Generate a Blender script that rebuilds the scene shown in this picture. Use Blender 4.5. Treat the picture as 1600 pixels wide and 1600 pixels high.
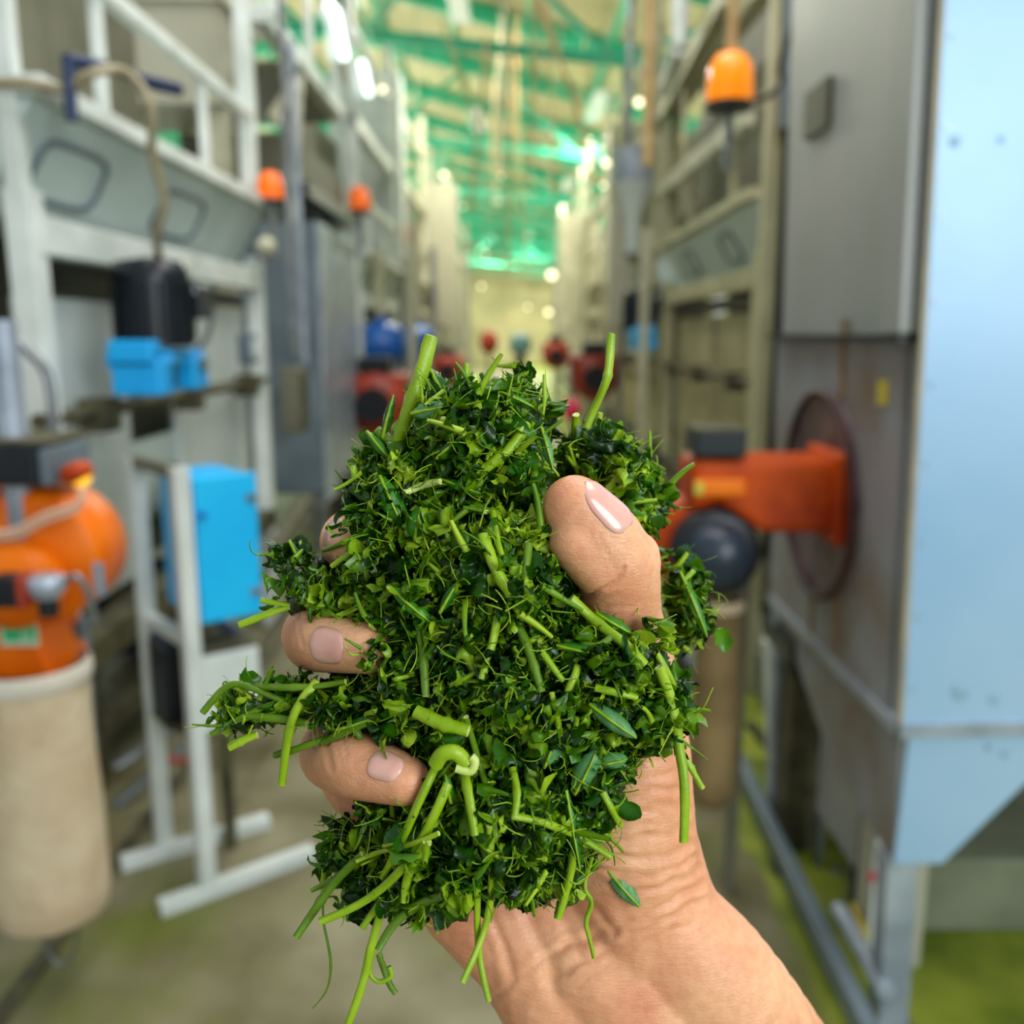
import bpy, bmesh, math, random
import numpy as np
from mathutils import Vector, Matrix
from mathutils.bvhtree import BVHTree
from math import pi, sin, cos, radians

for o in list(bpy.data.objects): bpy.data.objects.remove(o)
SC = bpy.context.scene
COL = SC.collection

# ------------------------------------------------------------------ camera
F = 1450.0
PITCH = math.atan(280 / F)
CAM = Vector((0, 0, 1.5))
cd = bpy.data.cameras.new('camera'); cam = bpy.data.objects.new('camera', cd); COL.objects.link(cam)
cam.location = CAM; cam.rotation_euler = (pi / 2 - PITCH, 0, 0)
cd.sensor_width = 36; cd.lens = 36 * F / 1600; cd.clip_start = .02; cd.clip_end = 300
cd.dof.use_dof = True; cd.dof.focus_distance = .214; cd.dof.aperture_fstop = 10.5
SC.camera = cam

# ------------------------------------------------------------------ light
w = bpy.data.worlds.new('world'); SC.world = w; w.use_nodes = True
w.node_tree.nodes['Background'].inputs[0].default_value = (.93, 1.0, 1.0, 1)
w.node_tree.nodes['Background'].inputs[1].default_value = 0.52
def area(name, loc, target, sx, sy, power, col):
    l = bpy.data.lights.new(name, 'AREA'); l.shape = 'RECTANGLE'; l.size = sx; l.size_y = sy
    l.energy = power; l.color = col
    o = bpy.data.objects.new(name, l); COL.objects.link(o); o.location = loc
    o.rotation_euler = (Vector(target) - Vector(loc)).to_track_quat('-Z', 'Y').to_euler()
    return o
area('doorway_daylight', (2.2, -1.9, 2.5), (-.3, 1.8, 1.2), 2.0, 1.8, 108, (.86, .95, 1.0))
area('roof_daylight', (0.4, 2.6, 5.0), (0, 3.2, 0), 2.4, 5, 190, (1.0, .98, .93))
for sx_ in (-1, 1):
    area('added_roof_uplight', (sx_ * 5.7, 24, 2.4), (sx_ * 1.0, 24, 6.0), 34, 1.4, 1500, (1.0, 1.0, .9))  # uplights added along both sides to brighten rafters and roof boards
SC.view_settings.view_transform = 'Standard'; SC.view_settings.look = 'None'
SC.view_settings.gamma = 1.0; SC.view_settings.exposure = 0.0; SC.view_settings.use_curve_mapping = False

# ------------------------------------------------------------------ projection helpers: where a thing in the photo stands
FW = Vector((0, cos(PITCH), -sin(PITCH))); UP = Vector((0, sin(PITCH), cos(PITCH))); RT = Vector((1, 0, 0))
def ray(px, py): return FW + RT * ((px - 800) / F) + UP * ((800 - py) / F)
def at_d(px, py, d): return CAM + ray(px, py) * d
def at_y(px, py, y): r = ray(px, py); return CAM + r * (y / r.y)
def at_x(px, py, x): r = ray(px, py); return CAM + r * (x / r.x)
def at_z(px, py, z): r = ray(px, py); return CAM + r * ((z - 1.5) / r.z)
def proj(p):
    v = np.asarray(p, float) - np.array(CAM)
    d = v @ np.array(FW)
    return 800 + F * (v @ np.array(RT)) / d, 800 - F * (v @ np.array(UP)) / d, d

# ------------------------------------------------------------------ materials
def lin(c):
    return tuple(((x / 255) / 12.92 if x / 255 <= .04045 else ((x / 255 + .055) / 1.055) ** 2.4) for x in c) + (1,)
def mat(name, c1, c2=None, rough=.5, metal=0, scale=6, detail=4, bump=0, bscale=None, spec=.5, emit=None, estr=0, alpha=1, lo=.35, hi=.65):
    m = bpy.data.materials.new(name); m.use_nodes = True; nt = m.node_tree; b = nt.nodes['Principled BSDF']
    b.inputs['Roughness'].default_value = rough; b.inputs['Metallic'].default_value = metal
    b.inputs['Specular IOR Level'].default_value = spec
    b.inputs['Base Color'].default_value = lin(c1)
    if c2:
        tc = nt.nodes.new('ShaderNodeTexCoord'); n = nt.nodes.new('ShaderNodeTexNoise'); r = nt.nodes.new('ShaderNodeValToRGB')
        n.inputs['Scale'].default_value = scale; n.inputs['Detail'].default_value = detail
        r.color_ramp.elements[0].position = lo; r.color_ramp.elements[1].position = hi
        r.color_ramp.elements[0].color = lin(c1); r.color_ramp.elements[1].color = lin(c2)
        nt.links.new(tc.outputs['Object'], n.inputs['Vector']); nt.links.new(n.outputs['Fac'], r.inputs['Fac'])
        nt.links.new(r.outputs['Color'], b.inputs['Base Color'])
    if bump:
        tc = nt.nodes.new('ShaderNodeTexCoord'); n = nt.nodes.new('ShaderNodeTexNoise'); bp = nt.nodes.new('ShaderNodeBump')
        n.inputs['Scale'].default_value = bscale or scale * 4; bp.inputs['Strength'].default_value = bump; bp.inputs['Distance'].default_value = .02
        nt.links.new(tc.outputs['Object'], n.inputs['Vector']); nt.links.new(n.outputs['Fac'], bp.inputs['Height']); nt.links.new(bp.outputs['Normal'], b.inputs['Normal'])
    if emit:
        b.inputs['Emission Color'].default_value = lin(emit); b.inputs['Emission Strength'].default_value = estr
    return m
M = {}
M['white'] = mat('white_paint', (230, 236, 232), (202, 210, 204), .45, scale=5)
M['white2'] = mat('cream_paint', (206, 204, 180), (178, 174, 146), .5, scale=5)
M['hood'] = mat('pale_grey_green_paint', (214, 230, 228), (196, 214, 212), .4, scale=3)
M['panel'] = mat('pale_panel', (214, 222, 218), (192, 202, 198), .5, scale=3)
M['olive'] = mat('olive_grey_board', (118, 116, 96), (92, 92, 74), .6, scale=2.5)
M['cream'] = mat('cream_sheet', (186, 182, 160), (170, 168, 148), .5, scale=2)
M['beige'] = mat('beige_sheet', (184, 176, 134), (160, 152, 112), .5, scale=3)
M['beigepost'] = mat('beige_post_paint', (190, 186, 150), (164, 160, 124), .5, scale=4)
M['bluegrey'] = mat('blue_grey_steel', (120, 134, 144), (96, 110, 120), .4, .2, scale=3)
M['steel'] = mat('dull_steel', (150, 156, 160), (112, 116, 118), .35, .7, scale=8)
M['galv'] = mat('galvanised_bright', (180, 190, 204), (140, 150, 166), .35, .3, scale=8)
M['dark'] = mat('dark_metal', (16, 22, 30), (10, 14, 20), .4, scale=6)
M['black'] = mat('black_motor_paint', (14, 28, 38), (8, 16, 24), .35, scale=6)
M['rust'] = mat('dusty_olive_iron', (92, 88, 58), (58, 54, 38), .7, scale=14)
M['cyan'] = mat('sky_blue_paint', (4, 180, 250), (0, 164, 238), .4, scale=4)
M['blue'] = mat('blue_paint', (6, 96, 186), (0, 78, 160), .4, scale=4)
M['navy'] = mat('dark_blue_paint', (36, 58, 96), (26, 44, 80), .4, scale=4)
M['orange'] = mat('orange_paint', (246, 124, 2), (226, 98, 0), .4, scale=5, spec=.3)
M['orange2'] = mat('deep_orange_paint', (204, 78, 2), (160, 50, 4), .5, scale=9, spec=.25)
M['redorange'] = mat('red_orange_paint', (186, 66, 36), (140, 44, 28), .45, scale=9)
M['amber'] = mat('amber_lens', (255, 110, 0), None, .2, emit=(255, 110, 0), estr=.25)
M['amberlit'] = mat('amber_lit_lens', (255, 190, 60), None, .2, emit=(255, 190, 60), estr=.5)
M['bag'] = mat('tan_filter_cloth', (218, 200, 168), (196, 172, 138), .9, scale=7, bump=.25, bscale=30)
M['bagband'] = mat('white_cloth_band', (226, 220, 206), (206, 196, 178), .9, scale=9)
M['bagdark'] = mat('brown_filter_cloth', (146, 122, 80), (112, 92, 56), .9, scale=7)
M['hose'] = mat('tan_hose', (168, 156, 124), (146, 134, 104), .35, scale=9)
M['clear'] = mat('milky_tube', (222, 186, 160), (200, 150, 120), .2, scale=9)
M['label'] = mat('green_label', (20, 176, 110), None, .4)
M['labelw'] = mat('pale_label', (196, 214, 190), None, .5)
M['yellow'] = mat('yellow_label', (206, 186, 60), None, .5)
M['red'] = mat('crimson_plastic', (200, 20, 66), None, .35)
M['sheet'] = mat('pale_blue_sheet', (166, 198, 226), (146, 184, 218), .38, .1, scale=1.7, detail=6)
M['sheetb'] = mat('grey_sheet', (174, 172, 170), (156, 160, 154), .45, .1, scale=2, detail=5)
M['sheetl'] = mat('stained_grey_sheet', (146, 148, 152), (124, 108, 92), .5, .1, scale=4, detail=6, lo=.45, hi=.72)
M['stain'] = mat('grease_spot', (132, 172, 194), (150, 184, 204), .5, scale=30)
M['ring'] = mat('heat_browned_iron', (126, 108, 108), (92, 72, 72), .5, .3, scale=12)
M['rustrun'] = mat('rust_run', (150, 112, 58), (120, 92, 66), .8, scale=20)
M['green'] = mat('green_steel_paint', (52, 184, 146), (40, 160, 122), .5, scale=3)
M['lgreen'] = mat('light_green_paint', (140, 200, 160), (110, 180, 140), .5, scale=3)
M['roof'] = mat('tan_roof_board', (206, 196, 150), (180, 172, 128), .8, scale=1.2)
M['wall'] = mat('cream_wall', (200, 190, 146), (172, 166, 124), .8, scale=.8)
M['cord'] = mat('tan_cord', (206, 176, 124), (180, 146, 98), .7, scale=9)
M['cordg'] = mat('grey_cord', (170, 166, 140), (140, 140, 116), .6, scale=9)
M['bulb'] = mat('lit_bulb', (255, 246, 214), None, .3, emit=(255, 240, 196), estr=3)
M['tubelit'] = mat('lit_daylight_tube', (235, 255, 250), None, .3, emit=(225, 255, 246), estr=3.5)
M['winlit'] = mat('foliage_beyond', (196, 208, 120), (150, 176, 70), .9, scale=4)
M['teal'] = mat('pale_teal_paint', (140, 186, 180), None, .4)
M['pink'] = mat('pink_plastic', (220, 50, 90), None, .4)

def floor_material():
    m = bpy.data.materials.new('dusty_concrete'); m.use_nodes = True; nt = m.node_tree; b = nt.nodes['Principled BSDF']
    b.inputs['Roughness'].default_value = .55
    tc = nt.nodes.new('ShaderNodeTexCoord'); sx = nt.nodes.new('ShaderNodeSeparateXYZ'); nt.links.new(tc.outputs['Object'], sx.inputs[0])
    def noise(s, d=5):
        n = nt.nodes.new('ShaderNodeTexNoise'); n.inputs['Scale'].default_value = s; n.inputs['Detail'].default_value = d
        nt.links.new(tc.outputs['Object'], n.inputs['Vector']); return n
    def ramp(src, a, b_, ca=(0, 0, 0, 1), cb=(1, 1, 1, 1)):
        r = nt.nodes.new('ShaderNodeValToRGB'); r.color_ramp.elements[0].position = a; r.color_ramp.elements[1].position = b_
        r.color_ramp.elements[0].color = ca; r.color_ramp.elements[1].color = cb; nt.links.new(src, r.inputs[0]); return r.outputs[0]
    def mix(f, a, b_):
        x = nt.nodes.new('ShaderNodeMix'); x.data_type = 'RGBA'
        nt.links.new(f, x.inputs[0])
        for s, v in ((6, a), (7, b_)):
            if isinstance(v, tuple): x.inputs[s].default_value = v
            else: nt.links.new(v, x.inputs[s])
        return x.outputs[2]
    base = ramp(noise(2.6).outputs[0], .35, .68, lin((92, 86, 50)), lin((146, 140, 110)))
    moss = ramp(noise(1.7).outputs[0], .5, .66)
    c = mix(moss, base, lin((100, 106, 36)))
    # tea dust trodden green along the right-hand machine row
    ad = nt.nodes.new('ShaderNodeMath'); ad.operation = 'MULTIPLY_ADD'; ad.inputs[1].default_value = .10
    nt.links.new(noise(5).outputs[0], ad.inputs[0]); nt.links.new(sx.outputs[0], ad.inputs[2])
    edge = ramp(ad.outputs[0], .735, .765)
    dust = ramp(noise(4).outputs[0], .38, .62, lin((96, 112, 18)), lin((142, 152, 44)))
    c = mix(edge, c, dust)
    ab = nt.nodes.new('ShaderNodeMath'); ab.operation = 'MULTIPLY'; ab.inputs[1].default_value = -.1
    nt.links.new(sx.outputs[1], ab.inputs[0])
    far = ramp(ab.outputs[0], 0, 1)
    outer = nt.nodes.new('ShaderNodeMath'); outer.operation = 'MULTIPLY_ADD'; outer.inputs[1].default_value = .25; nt.links.new(noise(3).outputs[0], outer.inputs[0]); nt.links.new(sx.outputs[1], outer.inputs[2])
    nt.links.new(c, b.inputs['Base Color'])
    bp = nt.nodes.new('ShaderNodeBump'); bp.inputs['Strength'].default_value = .25; bp.inputs['Distance'].default_value = .01
    nt.links.new(noise(30).outputs[0], bp.inputs['Height']); nt.links.new(bp.outputs[0], b.inputs['Normal'])
    return m
M['floor'] = floor_material()

# ------------------------------------------------------------------ mesh helpers
class MB:
    def __init__(s): s.v = []; s.f = []; s.sm = []
    def add(s, vs, fs, smooth=False):
        n = len(s.v); s.v += [tuple(v) for v in vs]; s.f += [tuple(i + n for i in f) for f in fs]; s.sm += [smooth] * len(fs); return s
    def box(s, c, size, R=None):
        c = Vector(c); hx, hy, hz = [a / 2 for a in size]; vs = []
        for x, y, z in ((-1, -1, -1), (1, -1, -1), (1, 1, -1), (-1, 1, -1), (-1, -1, 1), (1, -1, 1), (1, 1, 1), (-1, 1, 1)):
            p = Vector((x * hx, y * hy, z * hz)); vs.append(c + (R @ p if R else p))
        return s.add(vs, [(0, 3, 2, 1), (4, 5, 6, 7), (0, 1, 5, 4), (1, 2, 6, 5), (2, 3, 7, 6), (3, 0, 4, 7)])
    def b2(s, x0, x1, y0, y1, z0, z1):
        return s.box(((x0 + x1) / 2, (y0 + y1) / 2, (z0 + z1) / 2), (abs(x1 - x0), abs(y1 - y0), abs(z1 - z0)))
    def bar(s, p, q, w_, h_, up=(0, 0, 1)):
        p = Vector(p); q = Vector(q); d = (q - p); L = d.length; d.normalize(); u = Vector(up)
        if abs(d.dot(u)) > .95: u = Vector((0, 1, 0))
        x = d.cross(u).normalized(); z = x.cross(d)
        R = Matrix((x, d, z)).transposed()
        return s.box((p + q) / 2, (w_, L, h_), R)
    def tube(s, pts, r, n=10, caps=True):
        pts = [Vector(p) for p in pts]; k = len(pts)
        rs = r if hasattr(r, '__len__') else [r] * k
        t0 = (pts[1] - pts[0]).normalized(); u = t0.orthogonal().normalized(); vs = []
        for i, p in enumerate(pts):
            t = (pts[min(i + 1, k - 1)] - pts[max(i - 1, 0)]).normalized()
            u = (u - t * u.dot(t)).normalized(); v = t.cross(u)
            vs += [p + (u * cos(2 * pi * j / n) + v * sin(2 * pi * j / n)) * rs[i] for j in range(n)]
        fs = [(i * n + j, i * n + (j + 1) % n, (i + 1) * n + (j + 1) % n, (i + 1) * n + j) for i in range(k - 1) for j in range(n)]
        s.add(vs, fs, True)
        if caps: s.add(vs[:n], [tuple(range(n))[::-1]]); s.add(vs[-n:], [tuple(range(n))])
        return s
    def cyl(s, p, q, r, r2=None, n=28): return s.tube([p, q], [r, r if r2 is None else r2], n)
    def ball(s, c, r, n=16, sq=(1, 1, 1)):
        c = Vector(c); vs = []; m = n // 2
        for i in range(m + 1):
            a = pi * i / m
            for j in range(n): b = 2 * pi * j / n; vs.append(c + Vector((r * sq[0] * sin(a) * cos(b), r * sq[1] * sin(a) * sin(b), r * sq[2] * cos(a))))
        return s.add(vs, [(i * n + j, (i + 1) * n + j, (i + 1) * n + (j + 1) % n, i * n + (j + 1) % n) for i in range(m) for j in range(n)], True)
    def lathe(s, c, prof, n=28, axis=(0, 0, 1), smooth=True):
        a = Vector(axis).normalized(); u = a.orthogonal().normalized(); v = a.cross(u); c = Vector(c); vs = []
        for r, h in prof: vs += [c + a * h + (u * cos(2 * pi * j / n) + v * sin(2 * pi * j / n)) * r for j in range(n)]
        return s.add(vs, [(i * n + j, i * n + (j + 1) % n, (i + 1) * n + (j + 1) % n, (i + 1) * n + j) for i in range(len(prof) - 1) for j in range(n)], smooth)
    def prism(s, poly, d):
        d = Vector(d); a = [Vector(p) for p in poly]; n = len(a); vs = a + [p + d for p in a]
        return s.add(vs, [tuple(range(n))[::-1], tuple(range(n, 2 * n))] + [(i, (i + 1) % n, n + (i + 1) % n, n + i) for i in range(n)])
    def build(s, name, m, parent=None, bevel=0, origin=None):
        if not s.v: return None
        off = Vector(parent['base']) if parent is not None and 'base' in parent else Vector(origin or (0, 0, 0))
        me = bpy.data.meshes.new(name); me.from_pydata([tuple(Vector(v) - off) for v in s.v], [], s.f)
        for p, sm in zip(me.polygons, s.sm): p.use_smooth = sm
        bm = bmesh.new(); bm.from_mesh(me); bmesh.ops.recalc_face_normals(bm, faces=bm.faces); bm.to_mesh(me); bm.free()
        o = bpy.data.objects.new(name, me); COL.objects.link(o); me.materials.append(m)
        o['base'] = tuple(off)
        if parent is not None: o.parent = parent
        else: o.location = off
        if bevel:
            b = o.modifiers.new('bevel', 'BEVEL'); b.width = bevel; b.segments = 2; b.limit_method = 'ANGLE'
        return o
def thing(name, label, cat, loc, group=None):
    o = bpy.data.objects.new(name, None); COL.objects.link(o); o.location = loc; o.empty_display_size = .1
    o['label'] = label; o['category'] = cat; o['base'] = tuple(loc)
    if group: o['group'] = group
    return o
def tag(o, label, cat, group=None, kind=None):
    o['label'] = label; o['category'] = cat
    if group: o['group'] = group
    if kind: o['kind'] = kind
    return o
def struct(name, mb, m, bevel=0):
    o = mb.build(name, m, bevel=bevel); o['kind'] = 'structure'; return o
def spline(pts, n=6):
    P = [Vector(p) for p in pts]
    if len(P) < 3: return [P[0].lerp(P[-1], i / (n * 2)) for i in range(n * 2 + 1)]
    out = []
    for i in range(len(P) - 1):
        a = P[max(i - 1, 0)]; b = P[i]; c = P[i + 1]; d = P[min(i + 2, len(P) - 1)]
        for k in range(n):
            t = k / n; out.append(.5 * ((2 * b) + (c - a) * t + (2 * a - 5 * b + 4 * c - d) * t * t + (3 * b - a - 3 * c + d) * t ** 3))
    out.append(P[-1]); return out
R_ = random.Random(7)

# ================================================================== SETTING
struct('floor', MB().b2(-6, 6, -3, 46, -.1, 0), M['floor'])
o = MB().b2(-1.165, -1.12, .5, 5.5, .0015, .006).build('trim_1', M['rust']); o['kind'] = 'structure'   # drain slot cover strip
struct('wall_back', MB().b2(-6, 6, 46, 46.2, 0, 6), M['wall'])
for nm, xs in (('wall_left', -6), ('wall_right', 6)):
    m_ = MB(); m_.b2(xs - .1, xs + .1, 5, 46, 0, 1.2); m_.b2(xs - .1, xs + .1, 5, 46, 3.0, 5.0 if xs < 0 else 3.7)
    for k in range(12): m_.b2(xs - .1, xs + .1, 5 + k * 3.5, 5.5 + k * 3.5, 1.2, 3.0)
    struct(nm, m_, M['green'] if xs < 0 else M['wall'])
def zr(x): return 5.85 - .26 * (x + 2.6) if x > -2.6 else 5.85 - .26 * (-2.6 - x)
for nm, xa, xb in (('ceiling', -2.6, 6.1), ('ceiling', -2.6, -6.1)):
    poly = [(xa, 7, zr(xa) + .12), (xb, 7, zr(xb) + .12), (xb, 7, zr(xb) + .2), (xa, 7, zr(xa) + .2)]
    struct(nm, MB().prism(poly, (0, 39, 0)), M['roof'])
k = 2
for y in [7.2 + 2.45 * i for i in range(16)]:
    m_ = MB()
    for xa, xb in ((-2.6, 6), (-2.6, -6)):
        m_.bar((xa, y, zr(xa)), (xb, y, zr(xb)), .12, .2)
    if (k % 2):
        m_.bar((-6, y, 4.75), (6, y, 3.62), .08, .1)
        for xa, xb in ((-4.5, -3.2), (-2, -3.2), (-2, -.6), (1, -.4), (1, 2.4), (4, 2.6)):
            m_.bar((xa, y, 4.75 - (xa + 6) * .094), (xb, y, zr(xb)), .06, .06)
    struct('trim_%d' % k, m_, M['green']); k += 1
for x in (-5, -4, -3.2, -1.8, -.8, .2, 1.2, 2.2, 3.2, 4.2, 5.2):
    struct('trim_%d' % k, MB().b2(x - .03, x + .03, 7, 46, zr(x) + .04, zr(x) + .12), M['lgreen'] if k % 3 else M['green']); k += 1
# light-green roof braces seen upper left
struct('trim_%d' % k, MB().bar(at_y(622, -20, 9.0), at_y(538, 105, 10.5), .09, .09), M['lgreen']); k += 1
struct('trim_%d' % k, MB().bar(at_y(700, 235, 16), at_y(670, 300, 18), .14, .14), M['lgreen']); k += 1
struct('trim_%d' % k, MB().bar(at_y(556, -10, 9.0), at_y(575, 60, 9.5), .05, .05), M['lgreen']); k += 1
struct('trim_%d' % k, MB().bar(at_y(532, -20, 8.8), at_y(532, 130, 8.8), .13, .13), M['cordg']); k += 1

# ================================================================== MACHINES ALONG THE AISLE
def bay(side, xf, y0, y1, label, pal, big=False, seed=1):
    rr = random.Random(seed)
    X = lambda d: side * (xf + d)
    root = thing('tea_processing_machine', label, 'machine', (X(.6), (y0 + y1) / 2, 0), None)
    fr, hd, pn, bk = pal
    def b(name, mt, *boxes, bevel=.006, par=None):
        m_ = MB()
        for (d0, d1, a0, a1, z0, z1) in boxes: m_.b2(X(d0), X(d1), a0, a1, z0, z1)
        return m_.build(name, M[mt], par or root, bevel)
    L = y1 - y0
    for yy in (y0 + .04, y1 - .04):
        b('post', fr, (0, .07, yy - .04, yy + .04, 0, 1.86))
        b('post', fr, (.95, 1.04, yy - .045, yy + .045, 0, 3.1))
    b('top_beam', fr, (-.005, .06, y0 + .03, y1 - .03, 1.70, 1.80))
    b('base_beam', 'rust', (0, .1, y0, y1, .52, .62)); b('base_beam', 'rust', (.9, 1.0, y0, y1, .3, .4))
    b('ledge', fr, (-.06, .12, y0, y1, 2.08, 2.13))
    # hood leaning out to the aisle
    hdz = MB().prism([(X(.14), y0 + .02, 1.80), (X(-.02), y0 + .02, 2.08), (X(.5), y0 + .02, 2.08), (X(.5), y0 + .02, 1.80)], (0, L - .04, 0)).build('hood', M[hd], root, .008)
    dv = Vector((X(-.02) - X(.14), 0, .28)); nrm = Vector((side * -1 * .28, 0, -.16)).normalized()
    hatches = ((.16, .2, .085), (.56, .22, .085)) if big else ((.3, .16, .08), (.72, .14, .08))
    for (t, hw, hh) in hatches:
        c = Vector((X(.06), y0 + L * t, 1.94)); u = Vector((0, 1, 0)); v = dv.normalized(); pts = []
        for j in range(33):
            a = 2 * pi * j / 32; ca, sa = cos(a), sin(a)
            pts.append(c + u * hw * math.copysign(abs(ca) ** .45, ca) + v * hh * math.copysign(abs(sa) ** .45, sa) + nrm * .004)
        g = MB().tube(pts, .010, 6, False).build('hatch_gasket', M['bluegrey'], root)
    # recessed face
    ta, tb = (.34, .55) if big else (.47, .52)
    b('face_panel', pn, (.10, .13, y0 + .1, y0 + L * ta, .66, 1.60)); b('face_panel', pn, (.10, .13, y0 + L * tb, y1 - .10, .66, 1.60))
    b('vent_slot', 'dark', (.08, .12, y0 + .1, y0 + L * ta, 1.62, 1.69)); b('vent_slot', 'dark', (.08, .12, y0 + L * tb, y1 - .10, 1.62, 1.68))
    b('back_board', bk, (.45, .47, y0 + .05, y1 - .05, .5, 1.8)); b('back_board', bk, (.55, .58, y0, y1, 1.8, 4.3 if big else 3.3))
    # rolling tub under the shaft
    tub = MB(); c = Vector((X(.42), y0 + L * .62, 1.12)); n = 14; vs = []
    for i in range(n + 1):
        a = pi + pi * i / n
        for yy in (-L * .30, L * .30): vs.append(c + Vector((cos(a) * .30, yy, sin(a) * .42)))
    tub.add(vs, [(2 * i, 2 * i + 1, 2 * i + 3, 2 * i + 2) for i in range(n)], True)
    tub.add([vs[2 * i] for i in range(n + 1)], [tuple(range(n + 1))]); tub.add([vs[2 * i + 1] for i in range(n + 1)], [tuple(range(n + 1))])
    tub.build('tub', M[hd], root)
    MB().cyl((X(.02), y0 - .02, 1.27), (X(.02), y1, 1.27), .022).build('drive_shaft', M['rust'], root)
    for t in (.15, .5, .85): MB().b2(X(-.03), X(.06), y0 + L * t - .05, y0 + L * t + .05, 1.21, 1.31).build('bearing', M['rust'], root, .005)
    # struts below
    for i in range(7):
        a = y0 + L * rr.random(); bb = min(max(a + rr.uniform(-.5, .5), y0 + .05), y1 - .05); MB().bar((X(rr.uniform(.1, .4)), a, rr.uniform(.6, 1.0)), (X(rr.uniform(.1, .5)), bb, .08), .04, .03).build('brace', M['rust'], root)
    b('lower_tray', 'rust', (.1, .8, y0 + .2, y1 - .2, .2, .26)); b('gear_case', 'dark', (.15, .35, y0 + L * .4, y0 + L * .55, .3, .6))
    # handrail
    rl = b('handrail', fr, (0, .045, y0, y1, 2.49, 2.54))
    for t in (.25, .68):
        b('stanchion', fr, (.01, .045, y0 + L * t - .018, y0 + L * t + .018, 2.1, 2.49))
    b('upper_post', fr, (0, .07, y1 - .07, y1, 2.1, 4.2)); b('upper_post', fr, (.01, .06, y0 - .0, y0 + .05, 1.8, 4.0))
    if not big:
        b('upper_beam', fr, (0, .1, y0, y1, 3.0, 3.1)); b('upper_rail', fr, (.02, .07, y0, y1, 3.7, 3.76))
    return root
palL = ('white', 'hood', 'panel', 'olive'); palR = ('beigepost', 'hood', 'beige', 'olive')
palF = ('white2', 'cream', 'cream', 'olive')
bay(-1, 1.22, 2.45, 4.70, 'pale grey-green machine nearest on the left, with two rounded hatches in its hood', palL, True, 1)
bay(-1, 1.15, 7.3, 9.6, 'third pale machine back in the left row, beyond the blue-grey cabinet', palL, False, 2)
bay(-1, 1.12, 10.1, 12.6, 'left-row machine fourth from the camera, under the smallest amber beacon', palF, False, 3)
bay(-1, 1.1, 13.4, 17, 'cream machine in the blurred middle distance of the left row', palF, False, 4)
bay(-1, 1.1, 18, 24, 'farthest cream machine of the left row', palF, False, 5)
bay(1, 1.10, 4.30, 6.90, 'beige machine on the right, just beyond the grey furnace cabinet', palR, False, 6)
bay(1, 1.08, 7.5, 10.0, 'second beige machine of the right row, behind the black motor', palR, False, 7)
bay(1, 1.06, 10.8, 14, 'cream machine in the blurred middle distance of the right row', palF, False, 8)
bay(1, 1.04, 15, 21, 'farthest cream machine of the right row', palF, False, 9)

# tall cream duct behind the first machine
t = thing('duct_tower', 'tall cream sheet-metal duct rising behind the nearest left machine', 'duct', (-1.7, 5.2, 0))
MB().b2(-2.05, -1.44, 4.95, 5.6, 2.62, 5.2).build('duct_body', M['cream'], t, .01)
MB().b2(-2.08, -1.41, 4.92, 5.63, 3.1, 3.14).build('seam_flange', M['white2'], t)
[MB().b2(xx, xx + .1, 5.0, 5.1, 0, 2.62).build('support_post', M['white2'], t) for xx in (-2.0, -1.55)]
# upper walkway left
t = thing('upper_walkway', 'grey steel walkway with rails high along the left machine row', 'walkway', (-1.3, 7, 0))
MB().b2(-1.32, -1.22, 5.0, 7.2, 3.02, 3.12).build('walkway_beam', M['white'], t, .006)
MB().b2(-1.9, -1.32, 5.7, 7.2, 3.0, 3.03).build('walkway_deck', M['olive'], t)
MB().bar((-1.26, 5.2, 2.6), (-1.26, 5.9, 3.0), .05, .06).bar((-1.26, 5.9, 3.0), (-1.26, 5.5, 2.1), .04, .05).build('diagonal_brace', M['white2'], t)
for yy in (5.3, 6.2, 7.1): MB().b2(-1.28, -1.24, yy - .025, yy + .025, 3.1, 3.75).build('rail_post', M['white'], t)
MB().b2(-1.29, -1.23, 5.0, 7.2, 3.70, 3.78).build('handrail', M['galv'], t)
# second thing in the row: blue-grey cabinet with canopy
t = thing('steel_cabinet', 'tall blue-grey steel cabinet with a bright front corner, left row', 'cabinet', (-1.4, 6.2, 0))
MB().b2(-1.75, -1.12, 5.5, 6.85, .55, 2.12).build('cabinet_body', M['bluegrey'], t, .012)
MB().b2(-1.12, -1.10, 5.5, 5.85, .5, 2.12).b2(-1.12, -1.105, 5.95, 6.35, .6, 2.0).b2(-1.12, -1.105, 6.4, 6.8, .6, 2.0).build('cabinet_door', M['galv'], t, .004)
for yy in (5.52, 6.75): MB().b2(-1.2, -1.13, yy, yy + .08, 0, .55).build('leg', M['steel'], t)
MB().b2(-1.9, -1.25, 5.6, 7.2, 2.35, 2.62).build('hopper', M['olive'], t, .01)
MB().b2(-1.95, -1.15, 5.5, 7.2, 2.26, 2.34).build('canopy', M['dark'], t, .005)
for yy in (5.6, 6.7): MB().b2(-1.3, -1.26, yy, yy + .04, 2.1, 2.3).build('canopy_bracket', M['dark'], t)

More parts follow.
